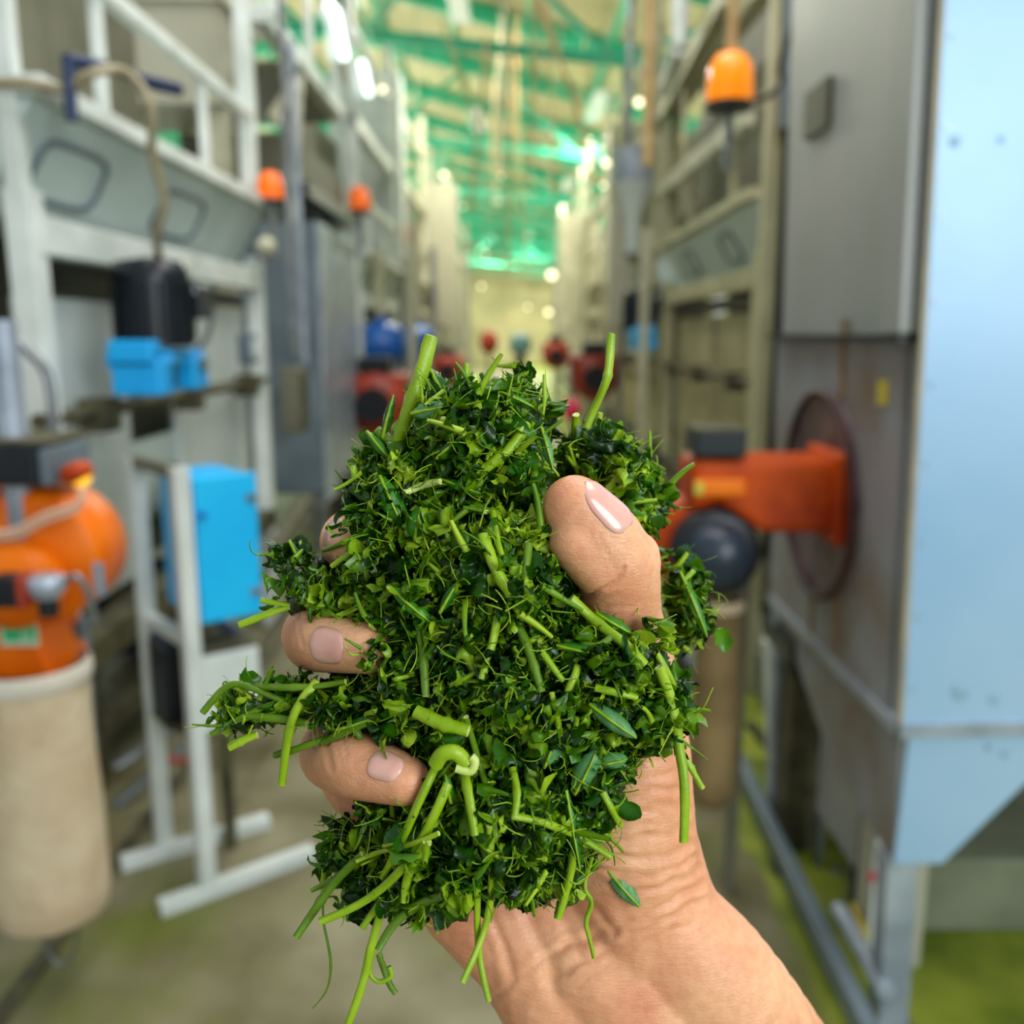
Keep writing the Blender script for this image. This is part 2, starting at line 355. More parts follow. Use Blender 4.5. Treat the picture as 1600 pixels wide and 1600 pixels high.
def beacon(px, py, y, dia, label, lit='amber', stalk_up=False, drop=.25):
    c = at_y(px, py, y); r = dia / 2
    t = thing('warning_beacon', label, 'beacon', (c.x, c.y, c.z - r), 'amber warning beacons above the machines')
    MB().lathe(c, [(r * .98, -r * .95), (r, -r * .5), (r * .9, r * .5), (r * .62, r * .95), (r * .2, r * 1.1), (0.001, r * 1.12)]).build('lens', M[lit], t)
    MB().cyl(c - Vector((0, 0, r * 1.25)), c - Vector((0, 0, r * .95)), r * 1.02, n=20).build('base', M['dark'], t)
    if stalk_up: MB().cyl(c + Vector((0, 0, r * 1.1)), c + Vector((0, 0, r * 1.1 + .25)), r * .25, n=12).build('stem', M['cord'], t)
    MB().b2(c.x - .015, c.x + .015, c.y - .015, c.y + .015, c.z - r * 1.25 - drop, c.z - r * 1.25).build('bracket', M['steel'], t)
beacon(422, 291, 4.55, .122, 'amber beacon nearest on the left, beside the white post')
beacon(562, 311, 7.3, .165, 'second amber beacon on the left, above the blue-grey cabinet')
beacon(631, 369, 10.0, .16, 'smallest amber beacon, farthest along the left row')
beacon(1141, 124, 3.5, .165, 'large bright amber beacon on the right, under a tan stem', 'amberlit', True, .2)
bpy.data.materials['amber_lit_lens'].node_tree.nodes['Principled BSDF'].inputs['Base Color'].default_value = lin((255, 140, 0))
bpy.data.materials['amber_lit_lens'].node_tree.nodes['Principled BSDF'].inputs['Emission Color'].default_value = lin((255, 140, 0))

# ---- big black motor on a sky-blue bracket (left)
def bracket_motor(px, py, x, k, label_m, label_b):
    c = at_x(px, py, x); s = k
    t = thing('gear_bracket', label_b, 'bracket', (c.x, c.y, c.z - .33 * s))
    Z = c.z - .20 * s
    MB().b2(c.x - .10 * s, c.x + .10 * s, c.y - .30 * s, c.y + .30 * s, Z - .02 * s, Z + .05 * s).b2(c.x - .08 * s, c.x + .12 * s, c.y - .30 * s, c.y - .12 * s, Z - .13 * s, Z + .02 * s).b2(c.x - .08 * s, c.x + .12 * s, c.y + .12 * s, c.y + .30 * s, Z - .13 * s, Z + .03 * s).b2(c.x - .08 * s, c.x + .1 * s, c.y - .32 * s, c.y - .22 * s, Z + .0, Z + .09 * s).build('bracket_body', M['cyan'], t, .012 * s)
    MB().cyl((c.x + .12 * s, c.y + .2 * s, Z - .02 * s), (c.x + .14 * s, c.y + .2 * s, Z - .02 * s), .03 * s).build('hub_cap', M['steel'], t)
    MB().b2(c.x + .07 * s, c.x + .125 * s, c.y - .16 * s, c.y - .12 * s, Z - .10 * s, Z + .0).build('slot', M['dark'], t)
    t = thing('electric_motor', label_m, 'motor', (c.x, c.y, c.z - .15 * s))
    MB().cyl((c.x, c.y, c.z - .14 * s), (c.x, c.y, c.z + .16 * s), .155 * s, n=20).build('motor_body', M['black'], t, .01)
    f = MB()
    for j in range(18):
        a = 2 * pi * j / 18; f.bar((c.x + cos(a) * .16 * s, c.y + sin(a) * .16 * s, c.z - .12 * s), (c.x + cos(a) * .16 * s, c.y + sin(a) * .16 * s, c.z + .13 * s), .01 * s, .02 * s)
    f.build('cooling_fins', M['dark'], t)
    MB().lathe((c.x, c.y, c.z + .16 * s), [(.16 * s, 0), (.15 * s, .05 * s), (.05 * s, .07 * s), (.001, .07 * s)]).build('fan_cover', M['black'], t)
    MB().b2(c.x + .1 * s, c.x + .2 * s, c.y + .02 * s, c.y + .16 * s, c.z - .02 * s, c.z + .12 * s).build('terminal_box', M['dark'], t, .008)
    MB().b2(c.x + .2 * s, c.x + .203 * s, c.y - .08 * s, c.y - .05 * s, c.z + .08 * s, c.z + .11 * s).build('rating_plate', M['galv'], t)
    return c
bracket_motor(241, 490, -1.10, .72, 'large black electric motor on the sky-blue bracket at left', 'sky-blue cast bracket under the large black motor at left')
bracket_motor(1000, 490, .98, .82, 'black electric motor over the teal-blue bracket on the right row', 'teal-blue bracket below the black motor, right row')
for px, py, x, sz, lb in ((597, 540, -1.02, .36, 'bright blue gear housing above the orange blower, left row'), (652, 535, -1.0, .36, 'smaller-looking blue gear housing, farther back in the left row')):
    c = at_x(px, py, x); t = thing('gear_housing', lb, 'housing', (c.x, c.y, c.z - sz / 2))
    MB().lathe(c, [(.001, -.14), (sz * .42, -.14), (sz * .5, -.08), (sz * .5, .08), (sz * .42, .14), (.001, .14)], axis=(1, .25, 0)).build('housing_body', M['blue'], t)
    MB().b2(c.x - .1, c.x + .1, c.y - sz * .25, c.y + sz * .5, c.z - sz * .78, c.z - sz * .2).build('foot', M['blue'], t, .02)
    MB().cyl((c.x, c.y, c.z + sz * .4), (c.x, c.y, c.z + sz * .62), .05).build('filler_neck', M['blue'], t)

# ---- blue lever and hoses at upper left
c = at_y(110, 100, 2.9)
t = thing('pipe_lever', 'dark blue angled lever pipe above the near machine hood', 'lever', tuple(at_y(112, 190, 2.5)))
MB().tube([at_y(112, 190, 2.5), at_y(106, 96, 2.5)], .017).build('upright', M['navy'], t)
MB().tube([at_y(104, 94, 2.5), at_y(160, 104, 2.62)], .018).tube([at_y(215, 125, 2.75), at_y(278, 140, 2.95)], .02).tube([at_y(160, 104, 2.62), at_y(215, 125, 2.75)], .012).build('arm', M['navy'], t)
hs = spline([at_y(-30, 130, 2.4), at_y(50, 130, 2.42), at_y(100, 140, 2.5), at_y(150, 112, 2.5), at_y(200, 115, 2.6), at_y(235, 165, 2.6), at_y(238, 240, 2.65), at_y(256, 310, 2.7), at_y(245, 370, 2.75), at_y(250, 410, 2.9)])
tag(MB().tube(hs, .0125).build('hose', M['hose'], origin=hs[-1]), 'tan hose arching over the near left machine down to the black motor', 'hose')
hs = spline([at_y(255, 415, 3.0), at_y(300, 440, 3.05), at_y(330, 480, 3.1), at_y(322, 530, 3.1), at_y(290, 560, 3.1)])
tag(MB().tube(hs, .009).build('cable', M['steel'], origin=hs[-1]), 'grey cable looping beside the large black motor', 'cable')
hs = spline([at_y(0, 505, 2.3), at_y(40, 545, 2.3), at_y(75, 590, 2.3), at_y(84, 680, 2.3), at_y(86, 740, 2.3)])
tag(MB().tube(hs, .013).build('hose', M['steel'], origin=hs[-1]), 'grey corrugated hose bending down at the left edge of the frame', 'hose')
# narrow uprights / conduits
for px, x, y0, y1, r, mt, lb in ((437, -1.16, -20, 560, .020, 'steel', 'grey conduit running down beside the first amber beacon'), (455, -1.14, 60, 570, .018, 'galv', 'bright conduit just left of the blue-grey cabinet'), (2, -1.05, 500, 800, .03, 'galv', 'pale pipe at the very left edge behind the burner')):
    a = at_x(px, y0, x); b_ = at_x(px + 6, y1, x); tag(MB().tube([a, (a.x, a.y, min(b_.z, a.z - .5))], r).build('conduit', M[mt], origin=(a.x, a.y, b_.z)), lb, 'pipe')
c = at_x(460, 625, -1.14)
t = thing('junction_box', 'brown-grey junction box on the conduit left of the cabinet', 'box', (c.x, c.y, c.z - .17))
MB().box(c, (.1, .16, .34)).build('box_body', M['olive'], t, .008); MB().box(c + Vector((.055, 0, 0)), (.012, .13, .3)).build('box_cover', M['rust'], t, .004)
c = at_y(415, 385, 4.5)
t = thing('cable_clamp', 'small white insulator on the post below the first amber beacon', 'fitting', (c.x, c.y, c.z - .05))
MB().ball(c, .05, sq=(1, 1, .9)).build('fitting_body', M['white2'], t); MB().cyl(c - Vector((0, 0, .07)), c + Vector((0, 0, .08)), .02, n=12).build('fitting_core', M['steel'], t)
c = at_x(388, 545, -1.04)
t = thing('wall_switch', 'small pale switch box on the near machine right-hand panel', 'switch', (c.x, c.y, c.z - .05))
MB().box(c, (.05, .12, .12)).build('switch_body', M['bluegrey'], t, .005); MB().box(c + Vector((.03, 0, 0)), (.02, .07, .07)).build('switch_face', M['panel'], t, .004)

# ---- left burner with filter bag
y = 2.0
K = y / F * 1.01
t = thing('burner_blower', 'bright orange burner blower at the left edge above the tan bag', 'burner', (-1.05, 2.0, at_y(60, 1035, y).z))
c = at_y(72, 862, y)
MB().lathe(c + Vector((0, .09, 0)), [(.001, 0), (.135, 0), (.148, -.015), (.148, -.15), (.135, -.165), (.001, -.165)], 40, (0, 1, 0)).build('volute', M['orange'], t)
a = at_y(-60, 765, y); b_ = at_y(108, 860, y)
MB().b2(a.x, b_.x, 1.93, 2.12, b_.z, a.z).build('housing', M['orange'], t, .02)
c2 = at_y(20, 920, 1.86)
MB().lathe(c2 + Vector((0, .06, 0)), [(.001, 0), (.085, 0), (.095, -.01), (.085, -.07), (.03, -.085), (.001, -.085)], 32, (0, 1, 0)).build('intake', M['orange'], t)
a = at_y(-60, 960, y); b_ = at_y(118, 1040, y)
MB().prism([(a.x, 1.9, a.z), (b_.x - .03, 1.9, a.z), (b_.x, 1.9, b_.z), (a.x, 1.9, b_.z)], (0, .2, 0)).build('outlet_neck', M['orange'], t, .012)
a = at_y(130, 905, 1.92); MB().box(at_y(155, 905, 1.83), (.02, .006, .07)).build('rating_plate', M['galv'], t)
lb = MB().box(at_y(30, 990, 1.885), (.078, .008, .052)).build('label_frame', M['labelw'], t)
MB().box(at_y(30, 988, 1.878), (.066, .006, .038)).build('label_face', M['label'], lb)
MB().box(at_y(40, 992, 1.873), (.022, .004, .004)).box(at_y(40, 999, 1.873), (.022, .004, .003)).build('label_lines', M['labelw'], lb)
a = at_y(-60, 692, 1.9); b_ = at_y(92, 756, 1.9)
t = thing('control_box', 'dark blue-black control box on top of the left orange burner', 'control box', ((a.x + b_.x) / 2, 1.95, b_.z))
MB().b2(a.x, b_.x - .02, 1.86, 2.06, b_.z, a.z).build('box_body', M['black'], t, .01)
MB().b2(b_.x - .02, b_.x, 1.86, 2.06, b_.z, a.z - .005).build('end_cap', M['bluegrey'], t, .008)
MB().b2(a.x, b_.x, 1.86, 2.06, a.z, a.z + .008).build('lid', M['rust'], t)
c = at_y(122, 745, 1.9)
t = thing('indicator_lamp', 'small glowing amber lamp beside the dark control box', 'lamp', tuple(c))
MB().ball(c + Vector((.005, 0, 0)), .022).build('lens', mat('glowing_yellow', (255, 200, 60), None, .3, emit=(255, 190, 50), estr=1.0), t)
MB().lathe(c, [(.02, -.01), (.032, 0), (.032, .02), (.02, .03)], axis=(-.3, 0, 1)).build('collar', M['orange2'], t)
hs = spline([at_y(-40, 833, 1.8), at_y(20, 830, 1.8), at_y(70, 805, 1.8), at_y(118, 788, 1.82), at_y(130, 765, 1.85)])
m_ = MB().tube(hs, .007); hs2 = [p + Vector((0, 0, -.012)) for p in hs]; m_.tube(hs2, .006)
tag(m_.build('clear_tube', M['clear'], origin=hs[-1]), 'pair of milky clear tubes crossing the left orange burner', 'tube')
c = at_y(72, 912, 1.76)
t = thing('pressure_regulator', 'silver and black regulator knob in front of the left burner', 'regulator', (c.x, c.y, c.z - .05))
MB().lathe(c, [(.02, -.03), (.036, -.012), (.038, .01), (.03, .016), (.001, .018)]).build('cap', M['galv'], t)
MB().cyl(c - Vector((0, 0, .065)), c - Vector((0, 0, .02)), .019).build('bowl', M['dark'], t)
MB().tube(spline([c + Vector((.03, 0, .0)), c + Vector((.06, .0, .015)), c + Vector((.075, .01, -.02)), c + Vector((.08, .02, -.09))]), .007).build('elbow_pipe', M['steel'], t)
c = at_y(14, 922, 1.74)
t = thing('solenoid_valve', 'black solenoid block with a red end at the left frame edge', 'valve', (c.x, c.y, c.z - .03))
MB().box(c, (.05, .05, .062)).build('coil', M['dark'], t, .006); MB().box(c + Vector((.032, 0, 0)), (.014, .05, .066)).build('end_plate', M['redorange'], t, .004)
# bag
c = at_y(46, 1040, 1.92); cb = at_y(40, 1430, 1.92); H = c.z - cb.z; r = .122
t = thing('filter_bag', 'tan cloth filter bag hanging under the left orange burner', 'bag', (c.x, c.y, cb.z))
bm_ = MB(); prof = [(.001, 0), (r * .6, .003), (r * .93, .02), (r, .06), (r * 1.0, H * .3), (r * .985, H * .6), (r * .965, H * .88), (r * .95, H)]
n = 40; vs = []
fine = []
for i in range(len(prof) - 1):
    for q in range(5): fine.append(tuple(prof[i][z_] + (prof[i + 1][z_] - prof[i][z_]) * q / 5 for z_ in (0, 1)))
fine.append(prof[-1])
for rr_, hh in fine:
    for j in range(n):
        a = 2 * pi * j / n; q = rr_ * (1 + .012 * sin(5 * a + hh * 20) + .015 * sin(2 * a + hh * 9)); vs.append((c.x + q * cos(a), c.y + q * sin(a), cb.z + hh))
bm_.add(vs, [(i * n + j, i * n + (j + 1) % n, (i + 1) * n + (j + 1) % n, (i + 1) * n + j) for i in range(len(fine) - 1) for j in range(n)], True)
bm_.build('bag_body', M['bag'], t)
MB().lathe((c.x, c.y, c.z - .035), [(r * .98, 0), (r * 1.03, .01), (r * 1.03, .035), (r * .96, .045)], 40).build('top_band', M['bagband'], t)
kn = MB()
for dx, dl in ((-.012, .07), (.0, .09), (.012, .075)): kn.tube([(c.x - .035 + dx, c.y - r - .004, c.z - .02), (c.x - .035 + dx * 1.6, c.y - r - .012, c.z - .02 - dl * .5), (c.x - .035 + dx, c.y - r - .004, c.z - .02 - dl)], [.005, .009, .004], 8)
kn.build('tied_knot', M['bagband'], t)
lp = spline([at_y(66, 1432, 1.95), at_y(72, 1480, 1.95), at_y(95, 1508, 1.95), at_y(118, 1480, 1.95), at_y(124, 1425, 1.95)])
tag(MB().tube(lp, .004).build('wire_loop', M['steel'], origin=at_y(95, 1508, 1.95)), 'grey wire loop hanging under the tan filter bag', 'wire')
t = thing('steel_pole', 'thin blue-grey pole beside the tan bag, ending in a red knob', 'pole', tuple(at_y(157, 1335, 2.08)))
MB().tube([at_y(130, 965, 2.08), at_y(152, 1312, 2.08)], .013).build('shaft', M['bluegrey'], t)
MB().ball(at_y(157, 1325, 2.08), .019, sq=(1, 1, 1.3)).build('knob', M['red'], t)
MB().box(at_y(112, 985, 2.05), (.05, .03, .04)).build('clamp', M['steel'], t, .005)

# ---- white stand with blue cabinet
e1 = Vector((.787, .617, 0)).normalized(); e2 = Vector((-e1.y, e1.x, 0))
A = at_z(325, 1400, 0); B = at_z(258, 1330, 0)
t = thing('equipment_stand', 'white painted steel stand on long feet holding the sky-blue cabinet', 'stand', tuple((A + B) / 2))
hz = Vector((0, 0, 1.16))
for P0, up in ((A, 1.175), (B, 1.17)):
    MB().bar(P0 + Vector((0, 0, .02)), P0 + Vector((0, 0, up)), .042, .042, up=e1).build('upright', M['white'], t, .003)
f1a, f1b = at_z(250, 1430, 0), at_z(490, 1340, 0); f2a, f2b = at_z(190, 1360, 0), at_z(420, 1290, 0)
for a, b_ in ((f1a, f1b), (f2a, f2b)): MB().bar(a + Vector((0, 0, .02)), b_ + Vector((0, 0, .02)), .042, .04).build('foot', M['white'], t, .004)
MB().bar(A + Vector((0, 0, 1.16)), B + Vector((0, 0, 1.16)), .03, .03).build('top_rail', M['olive'], t)
MB().bar(A + Vector((0, 0, .72)), B + Vector((0, 0, .72)), .03, .03).build('cross_rail', M['white'], t)
def obox(corner, l1, l2, z0, z1):
    p = [corner, corner + e1 * l1, corner + e1 * l1 + e2 * l2, corner + e2 * l2]
    return MB().prism([(q.x, q.y, z0) for q in p], (0, 0, z1 - z0))
c0 = A + e1 * .024 + e2 * .0
t = thing('electrical_cabinet', 'sky-blue electrical cabinet mounted on the white stand', 'cabinet', (c0.x, c0.y, .77))
obox(c0, .16, .24, .77, 1.14).build('cabinet_body', M['cyan'], t, .006)
dr = obox(c0 - e2 * .014 + e1 * .004, .165, .013, .765, 1.145).build('door', mat('bright_sky_blue', (14, 196, 255), (4, 182, 250), .35, scale=4), t, .005)
for z_ in (.83, 1.08): MB().box(c0 - e2 * .018 + e1 * .15 + Vector((0, 0, z_)), (.03, .012, .018)).build('hinge', M['bluegrey'], dr)
MB().cyl(c0 - e2 * .012 + e1 * .02 + Vector((0, 0, 1.05)), c0 - e2 * .03 + e1 * .02 + Vector((0, 0, 1.05)), .009, n=12).build('lock', M['blue'], dr)
c1 = c0 + e1 * .0
t = thing('battery_box', 'white box with a green top under the sky-blue cabinet', 'box', (c1.x, c1.y, .46))
obox(c1, .16, .12, .46, .675).build('box_body', M['white'], t, .01); obox(c1 + e1 * .005, .15, .14, .675, .69).build('lid', M['rust'], t, .004)
t = thing('inverter_box', 'black box beside the white box under the sky-blue cabinet', 'box', tuple(c1 + e2 * .14 + Vector((0, 0, .46))))
obox(c1 + e2 * .13 - e1 * .06, .12, .12, .46, .68).build('box_body', M['dark'], t, .01); obox(c1 + e2 * .14 - e1 * .05, .1, .1, .68, .695).build('lid', M['navy'], t, .004)
lv = at_y(370, 985, 2.45)
tag(MB().tube([at_y(340, 972, 2.45), at_y(380, 995, 2.45)], .014).build('pipe_grip', M['navy'], origin=lv), 'short dark blue pipe between the blue cabinet and the white box', 'pipe')
t = thing('support_plinth', 'dark iron shelf frame carrying the boxes under the blue cabinet', 'frame', (c1.x, c1.y, 0))
q = c1 + e1 * .12 + e2 * .2
MB().bar((q.x, q.y, 0), (q.x, q.y, .46), .03, .03).build('leg', M['rust'], t)
MB().prism([tuple(v + Vector((0, 0, .445))) for v in (c1, c1 + e1 * .16, c1 + e1 * .16 + e2 * .26, c1 + e2 * .26 - e1 * .06, c1 - e1 * .06 + e2 * .12)], (0, 0, .014)).build('shelf', M['rust'], t)
# clutter of pipes behind the stand
for i, (p, q_, r, mt, lb) in enumerate((
    ((180, 1200), (300, 1120), .018, 'steel', 'grey pipe slanting behind the white stand, upper one'),
    ((180, 1260), (310, 1150), .018, 'steel', 'grey pipe slanting behind the white stand, lower one'),
    ((150, 1080), (160, 1260), .02, 'rust', 'rusty upright pipe behind the blue-grey pole'),
    ((400, 900), (480, 780), .03, 'rust', 'long olive pipe running back right of the blue cabinet'),
    ((390, 1040), (530, 830), .02, 'rust', 'thin olive pipe low behind the middle finger'))):
    a = at_y(*p, 2.75 if i < 3 else 2.9); b_ = at_y(*q_, 2.9 if i < 3 else 4.6)
    tag(MB().tube([a, b_], r).build('pipe', M[mt], origin=a), lb, 'pipe')
hs = spline([at_y(250, 1145, 2.7), at_y(240, 1165, 2.7), at_y(262, 1185, 2.7), at_y(300, 1190, 2.7)])
tag(MB().tube(hs, .01).build('hose', M['redorange'], origin=hs[0]), 'short rust-red hose behind the near upright of the white stand', 'hose')
c = at_y(250, 1085, 2.5)
tag(MB().ball(c, .016).build('valve_knob', M['red'], origin=c), 'small red knob behind the white stand', 'knob')

# far burners on the left
def small_blower(px, py, x, s, label, mt='redorange'):
    c = at_x(px, py, x); t = thing('small_blower', label, 'blower', (c.x, c.y, c.z - .2 * s))
    MB().lathe(c, [(.001, -.1 * s), (.17 * s, -.1 * s), (.2 * s, -.06 * s), (.2 * s, .06 * s), (.17 * s, .1 * s), (.001, .1 * s)], 28, (0, 1, 0)).build('volute', M[mt], t)
    MB().b2(c.x - .2 * s, c.x + .2 * s, c.y - .07 * s, c.y + .3 * s, c.z + .02 * s, c.z + .19 * s).build('housing', M[mt], t, .02)
    MB().cyl(c - Vector((0, .1 * s, 0)), c - Vector((0, .2 * s, 0)), .11 * s).build('motor', M['dark'], t)
    MB().b2(c.x - .1 * s, c.x + .1 * s, c.y - .05, c.y + .15 * s, c.z + .19 * s, c.z + .3 * s).build('control_box', M['dark'], t, .01)
small_blower(588, 630, -.98, 1.1, 'rusty orange blower below the blue housing, left row')
small_blower(700, 580, -.75, .9, 'small dark red blower far down the left row')
small_blower(928, 590, .78, 1.1, 'red-orange blower beyond the tall stem, right row')
small_blower(868, 556, .55, .85, 'faint red blower farthest down the right row')
for px, py, yy, mt, lb, s in ((764, 535, 12, 'redorange', 'small red-orange box far down the aisle', .12), (893, 640, 6, 'pink', 'tiny pink tag beyond the leaf heap at right', .06)):
    c = at_y(px, py, yy); t = thing('signal_box', lb, 'box', (c.x, c.y, c.z - s)); MB().ball(c, s, sq=(1, .7, 1.3)).build('box_body', M[mt], t)
    MB().cyl((c.x, c.y, 0), (c.x, c.y, c.z - s), .02, n=10).build('post', M['rust'], t)
c = at_y(813, 538, 9)
t = thing('post_lamp', 'pale teal round head on a dark post, far centre of the aisle', 'lamp', (c.x, c.y, 0))
MB().ball(c, .11).build('head', M['teal'], t); MB().cyl((c.x, c.y, 0), (c.x, c.y, c.z - .09), .05).build('post', M['black'], t)

# ================================================================== RIGHT FURNACE CABINET
xc = .775; y0 = 1.75; y1 = 2.68
zs = at_y(1410, 1125, y0).z; zb = at_y(1405, 1340, y0).z
root = thing('furnace_cabinet', 'tall pale-blue and grey sheet-metal furnace cabinet at the right edge', 'cabinet', (1.2, 2.2, 0))
root.location.x += .018; root.rotation_euler.y = -.025
MB().b2(xc + .01, 1.75, y0 + .005, y1, zs, 3.4).build('cabinet_body', M['sheetb'], root, .004)
MB().b2(xc + .004, 1.75, y0 - .012, y0 + .006, zs + .005, 3.4).build('front_sheet', M['sheet'], root, .003)
MB().b2(xc - .003, xc + .005, y0 - .012, y0 - .004, zs, 3.4).build('corner_angle', mat('worn_edge', (176, 160, 126), (150, 140, 120), .5, scale=9), root)
hx = 1.75
prof = [(xc + .02, zs), (hx, zs), (hx, zs - .02), (xc + .15, zb - .02), (xc + .02, zb - .02)]
sl = at_y(1600, 1215, y0)
prof = [(xc + .02, zs - .012), (sl.x + .5, zs - .012), (sl.x + .35, sl.z + .25), (sl.x, sl.z), (xc + .105, zb), (xc + .005, zb)]
MB().prism([(x, y0 - .01, z) for x, z in prof], (0, .012, 0)).build('hopper_front', M['sheet'], root, .002)
# hopper side, tapering back
MB().prism([(xc + .008, y0 + .0, zs), (xc + .008, y1, zs + .02), (xc + .008, y1, zs - .0), (xc + .008, y0 + .35, zb + .02), (xc + .008, y0, zb)], (.015, 0, 0)).build('hopper_side', M['sheetl'], root)
MB().b2(xc + .0, 1.75, y0 - .02, y0 - .008, zs - .02, zs + .008).b2(xc - .01, xc + .01, y0, y1, zs - .015, zs + .01).build('seam_flange', M['galv'], root)
MB().b2(xc - .03, xc + .02, y0 + .02, y1, at_x(1300, 520, xc).z - .005, at_x(1300, 520, xc).z + .008).build('side_ledge', M['dark'], root)
MB().b2(xc - .003, xc + .012, y0 + .05, y1, zs, at_x(1300, 520, xc).z).build('lower_side_panel', M['sheetl'], root)
MB().b2(xc - .03, xc + .012, y0 + .02, y0 + .12, at_x(1430, 520, xc).z + .01, 3.4).build('side_channel', M['sheetb'], root, .004)
for yy in (y0 + .01, y1 - .07):
    MB().b2(xc + .0, xc + .065, yy, yy + .06, 0.012, zb + .3 if yy > y0 + .1 else zb).build('leg', M['galv'], root, .003)
    MB().b2(xc - .02, xc + .09, yy - .02, yy + .08, 0, .012).build('foot_plate', M['steel'], root)
for i in range(16): MB().cyl((xc + .02, y0 - .012, zs + .08 + i * .15), (xc + .02, y0 - .015, zs + .08 + i * .15), .004, n=8).build('rivet', M['galv'], root)
for (px, py, s) in ((1503, 1075, .018), (1556, 1088, .011), (1518, 211, .010), (1546, 1163, .007), (1571, 1175, .007), (1590, 210, .006)):
    c = at_y(px, py, y0 - .0135); MB().lathe(c, [(s, 0), (s * .8, .0008), (.0001, .001)], 14, (0, -1, 0)).build('grease_spot', M['stain'], root)
# vent label on side
a = at_x(1279, 140, xc - .004); b_ = at_x(1311, 210, xc - .004)
MB().b2(xc - .006, xc + .012, b_.y, a.y, b_.z + .03, a.z - .0).build('inspection_plate', M['olive'], root, .002)
c = at_x(1393, 605, xc - .005); MB().box(c, (.004, .05, .05)).build('yellow_tag', M['yellow'], root)
# door ring
cr = at_x(1303, 770, xc); RY, RZ = .30, .245
cr = Vector((xc, 2.24, at_x(1303, 770, xc).z))
MB().lathe(cr + Vector((-.0, 0, 0)), [(.255, 0), (.255, .012), (.235, .016), (.22, .010), (.001, .008)], 48, (-1, 0, 0)).build('round_door', M['ring'], root)
MB().tube([cr + Vector((-.02, cos(a) * .25, sin(a) * .25)) for a in [2 * pi * j / 48 for j in range(49)]], .009, 8, False).build('door_rim', mat('dark_iron_rim', (84, 50, 52), (60, 36, 40), .5, .3, scale=10), root)
for (dy, z1_, z0_, w_) in ((.05, -.25, -.42, .025), (-.1, .42, .24, .03), (-.14, -.2, -.36, .015)):
    MB().box(cr + Vector((-.004, dy, (z1_ + z0_) / 2)), (.004, w_, abs(z1_ - z0_))).build('rust_streak', M['rustrun'], root)

# burner on the round door
yb = 2.16
cx = lambda px, py, yy=yb: at_y(px, py, yy)
t = thing('oil_burner', 'deep orange oil burner bolted to the round furnace door', 'burner', tuple(cx(1180, 830)))
a, b_ = cx(1070, 712), cx(1300, 822)
MB().prism([(a.x, yb - .09, a.z), (b_.x, yb - .09, a.z + .0), (b_.x, yb - .09, b_.z), (cx(1175, 822).x, yb - .09, b_.z), (cx(1110, 775).x, yb - .09, cx(1110, 775).z), (a.x, yb - .09, cx(1070, 790).z)], (0, .18, 0)).build('housing', M['orange2'], t, .02)
fl = MB().b2(cx(1283, 700).x, cx(1308, 700).x, yb - .12, yb + .12, cx(1290, 838).z, cx(1290, 700).z)
fl.build('mounting_flange', M['orange2'], t, .012)
MB().b2(cx(1307, 700).x, xc - .04, yb - .07, yb + .07, cx(1300, 810).z, cx(1300, 730).z).build('nozzle_tube', M['dark'], t)
MB().b2(cx(1072, 735).x, cx(1150, 735).x, yb - .105, yb - .088, cx(1100, 765).z, cx(1100, 738).z).build('amber_window', M['orange'], t, .008)
MB().b2(cx(1072, 735).x, cx(1086, 735).x, yb - .11, yb - .1, cx(1100, 762).z, cx(1100, 742).z).build('yellow_badge', M['yellow'], t, .004)
c = cx(1095, 850)
MB().lathe(c + Vector((-.0, .09, 0)), [(.001, 0), (.115, 0), (.122, -.012), (.122, -.12), (.112, -.135), (.001, -.135)], 36, (0, 1, 0)).build('volute', M['orange2'], t)
c = cx(1122, 868, 2.04)
mo = MB().lathe(c + Vector((0, .07, 0)), [(.001, 0), (.098, 0), (.102, -.01), (.102, -.05), (.092, -.06), (.075, -.065), (.001, -.055)], 40, (0, 1, 0)).build('blower_motor', M['dark'], t)
MB().lathe(c + Vector((0, .01, 0)), [(.075, 0), (.07, -.03), (.05, -.055), (.02, -.066), (.001, -.068)], 36, (0, 1, 0)).build('motor_dome', mat('dark_blue_metal', (44, 56, 72), (30, 38, 50), .35, scale=8), mo)
a, b_ = cx(1082, 672, 2.1), cx(1160, 712, 2.1)
t = thing('control_box', 'black control box sitting on the right orange burner', 'control box', ((a.x + b_.x) / 2, 2.12, b_.z))
MB().b2(a.x, b_.x, 2.06, 2.2, b_.z, a.z).build('box_body', M['black'], t, .006); MB().b2(a.x, b_.x, 2.06, 2.2, a.z, a.z + .007).build('lid', M['rust'], t)
ct, cb = cx(1125, 940, 2.2), cx(1125, 1252, 2.2)
t = thing('filter_bag', 'brown cloth bag hanging below the right orange burner', 'bag', (ct.x, ct.y, cb.z))
H = ct.z - cb.z; MB().lathe((ct.x, ct.y, cb.z), [(.001, 0), (.045, .004), (.056, .03), (.058, .1), (.057, H * .7), (.054, H)], 32).build('bag_body', M['bagdark'], t)
MB().lathe((ct.x, ct.y, ct.z - .02), [(.054, 0), (.06, .008), (.06, .02), (.05, .028)], 32).build('top_band', M['bag'], t)
t = thing('bag_frame', 'slim grey upright frame beside the brown bag', 'frame', (ct.x + .09, 2.3, 0))
MB().b2(ct.x + .07, ct.x + .10, 2.3, 2.33, 0, .95).build('upright', M['olive'], t); MB().b2(ct.x - .09, ct.x - .07, 2.3, 2.33, 0, .95).build('upright', M['rust'], t)
MB().b2(ct.x - .09, ct.x + .10, 2.3, 2.33, .92, .95).build('cross_rail', M['olive'], t)

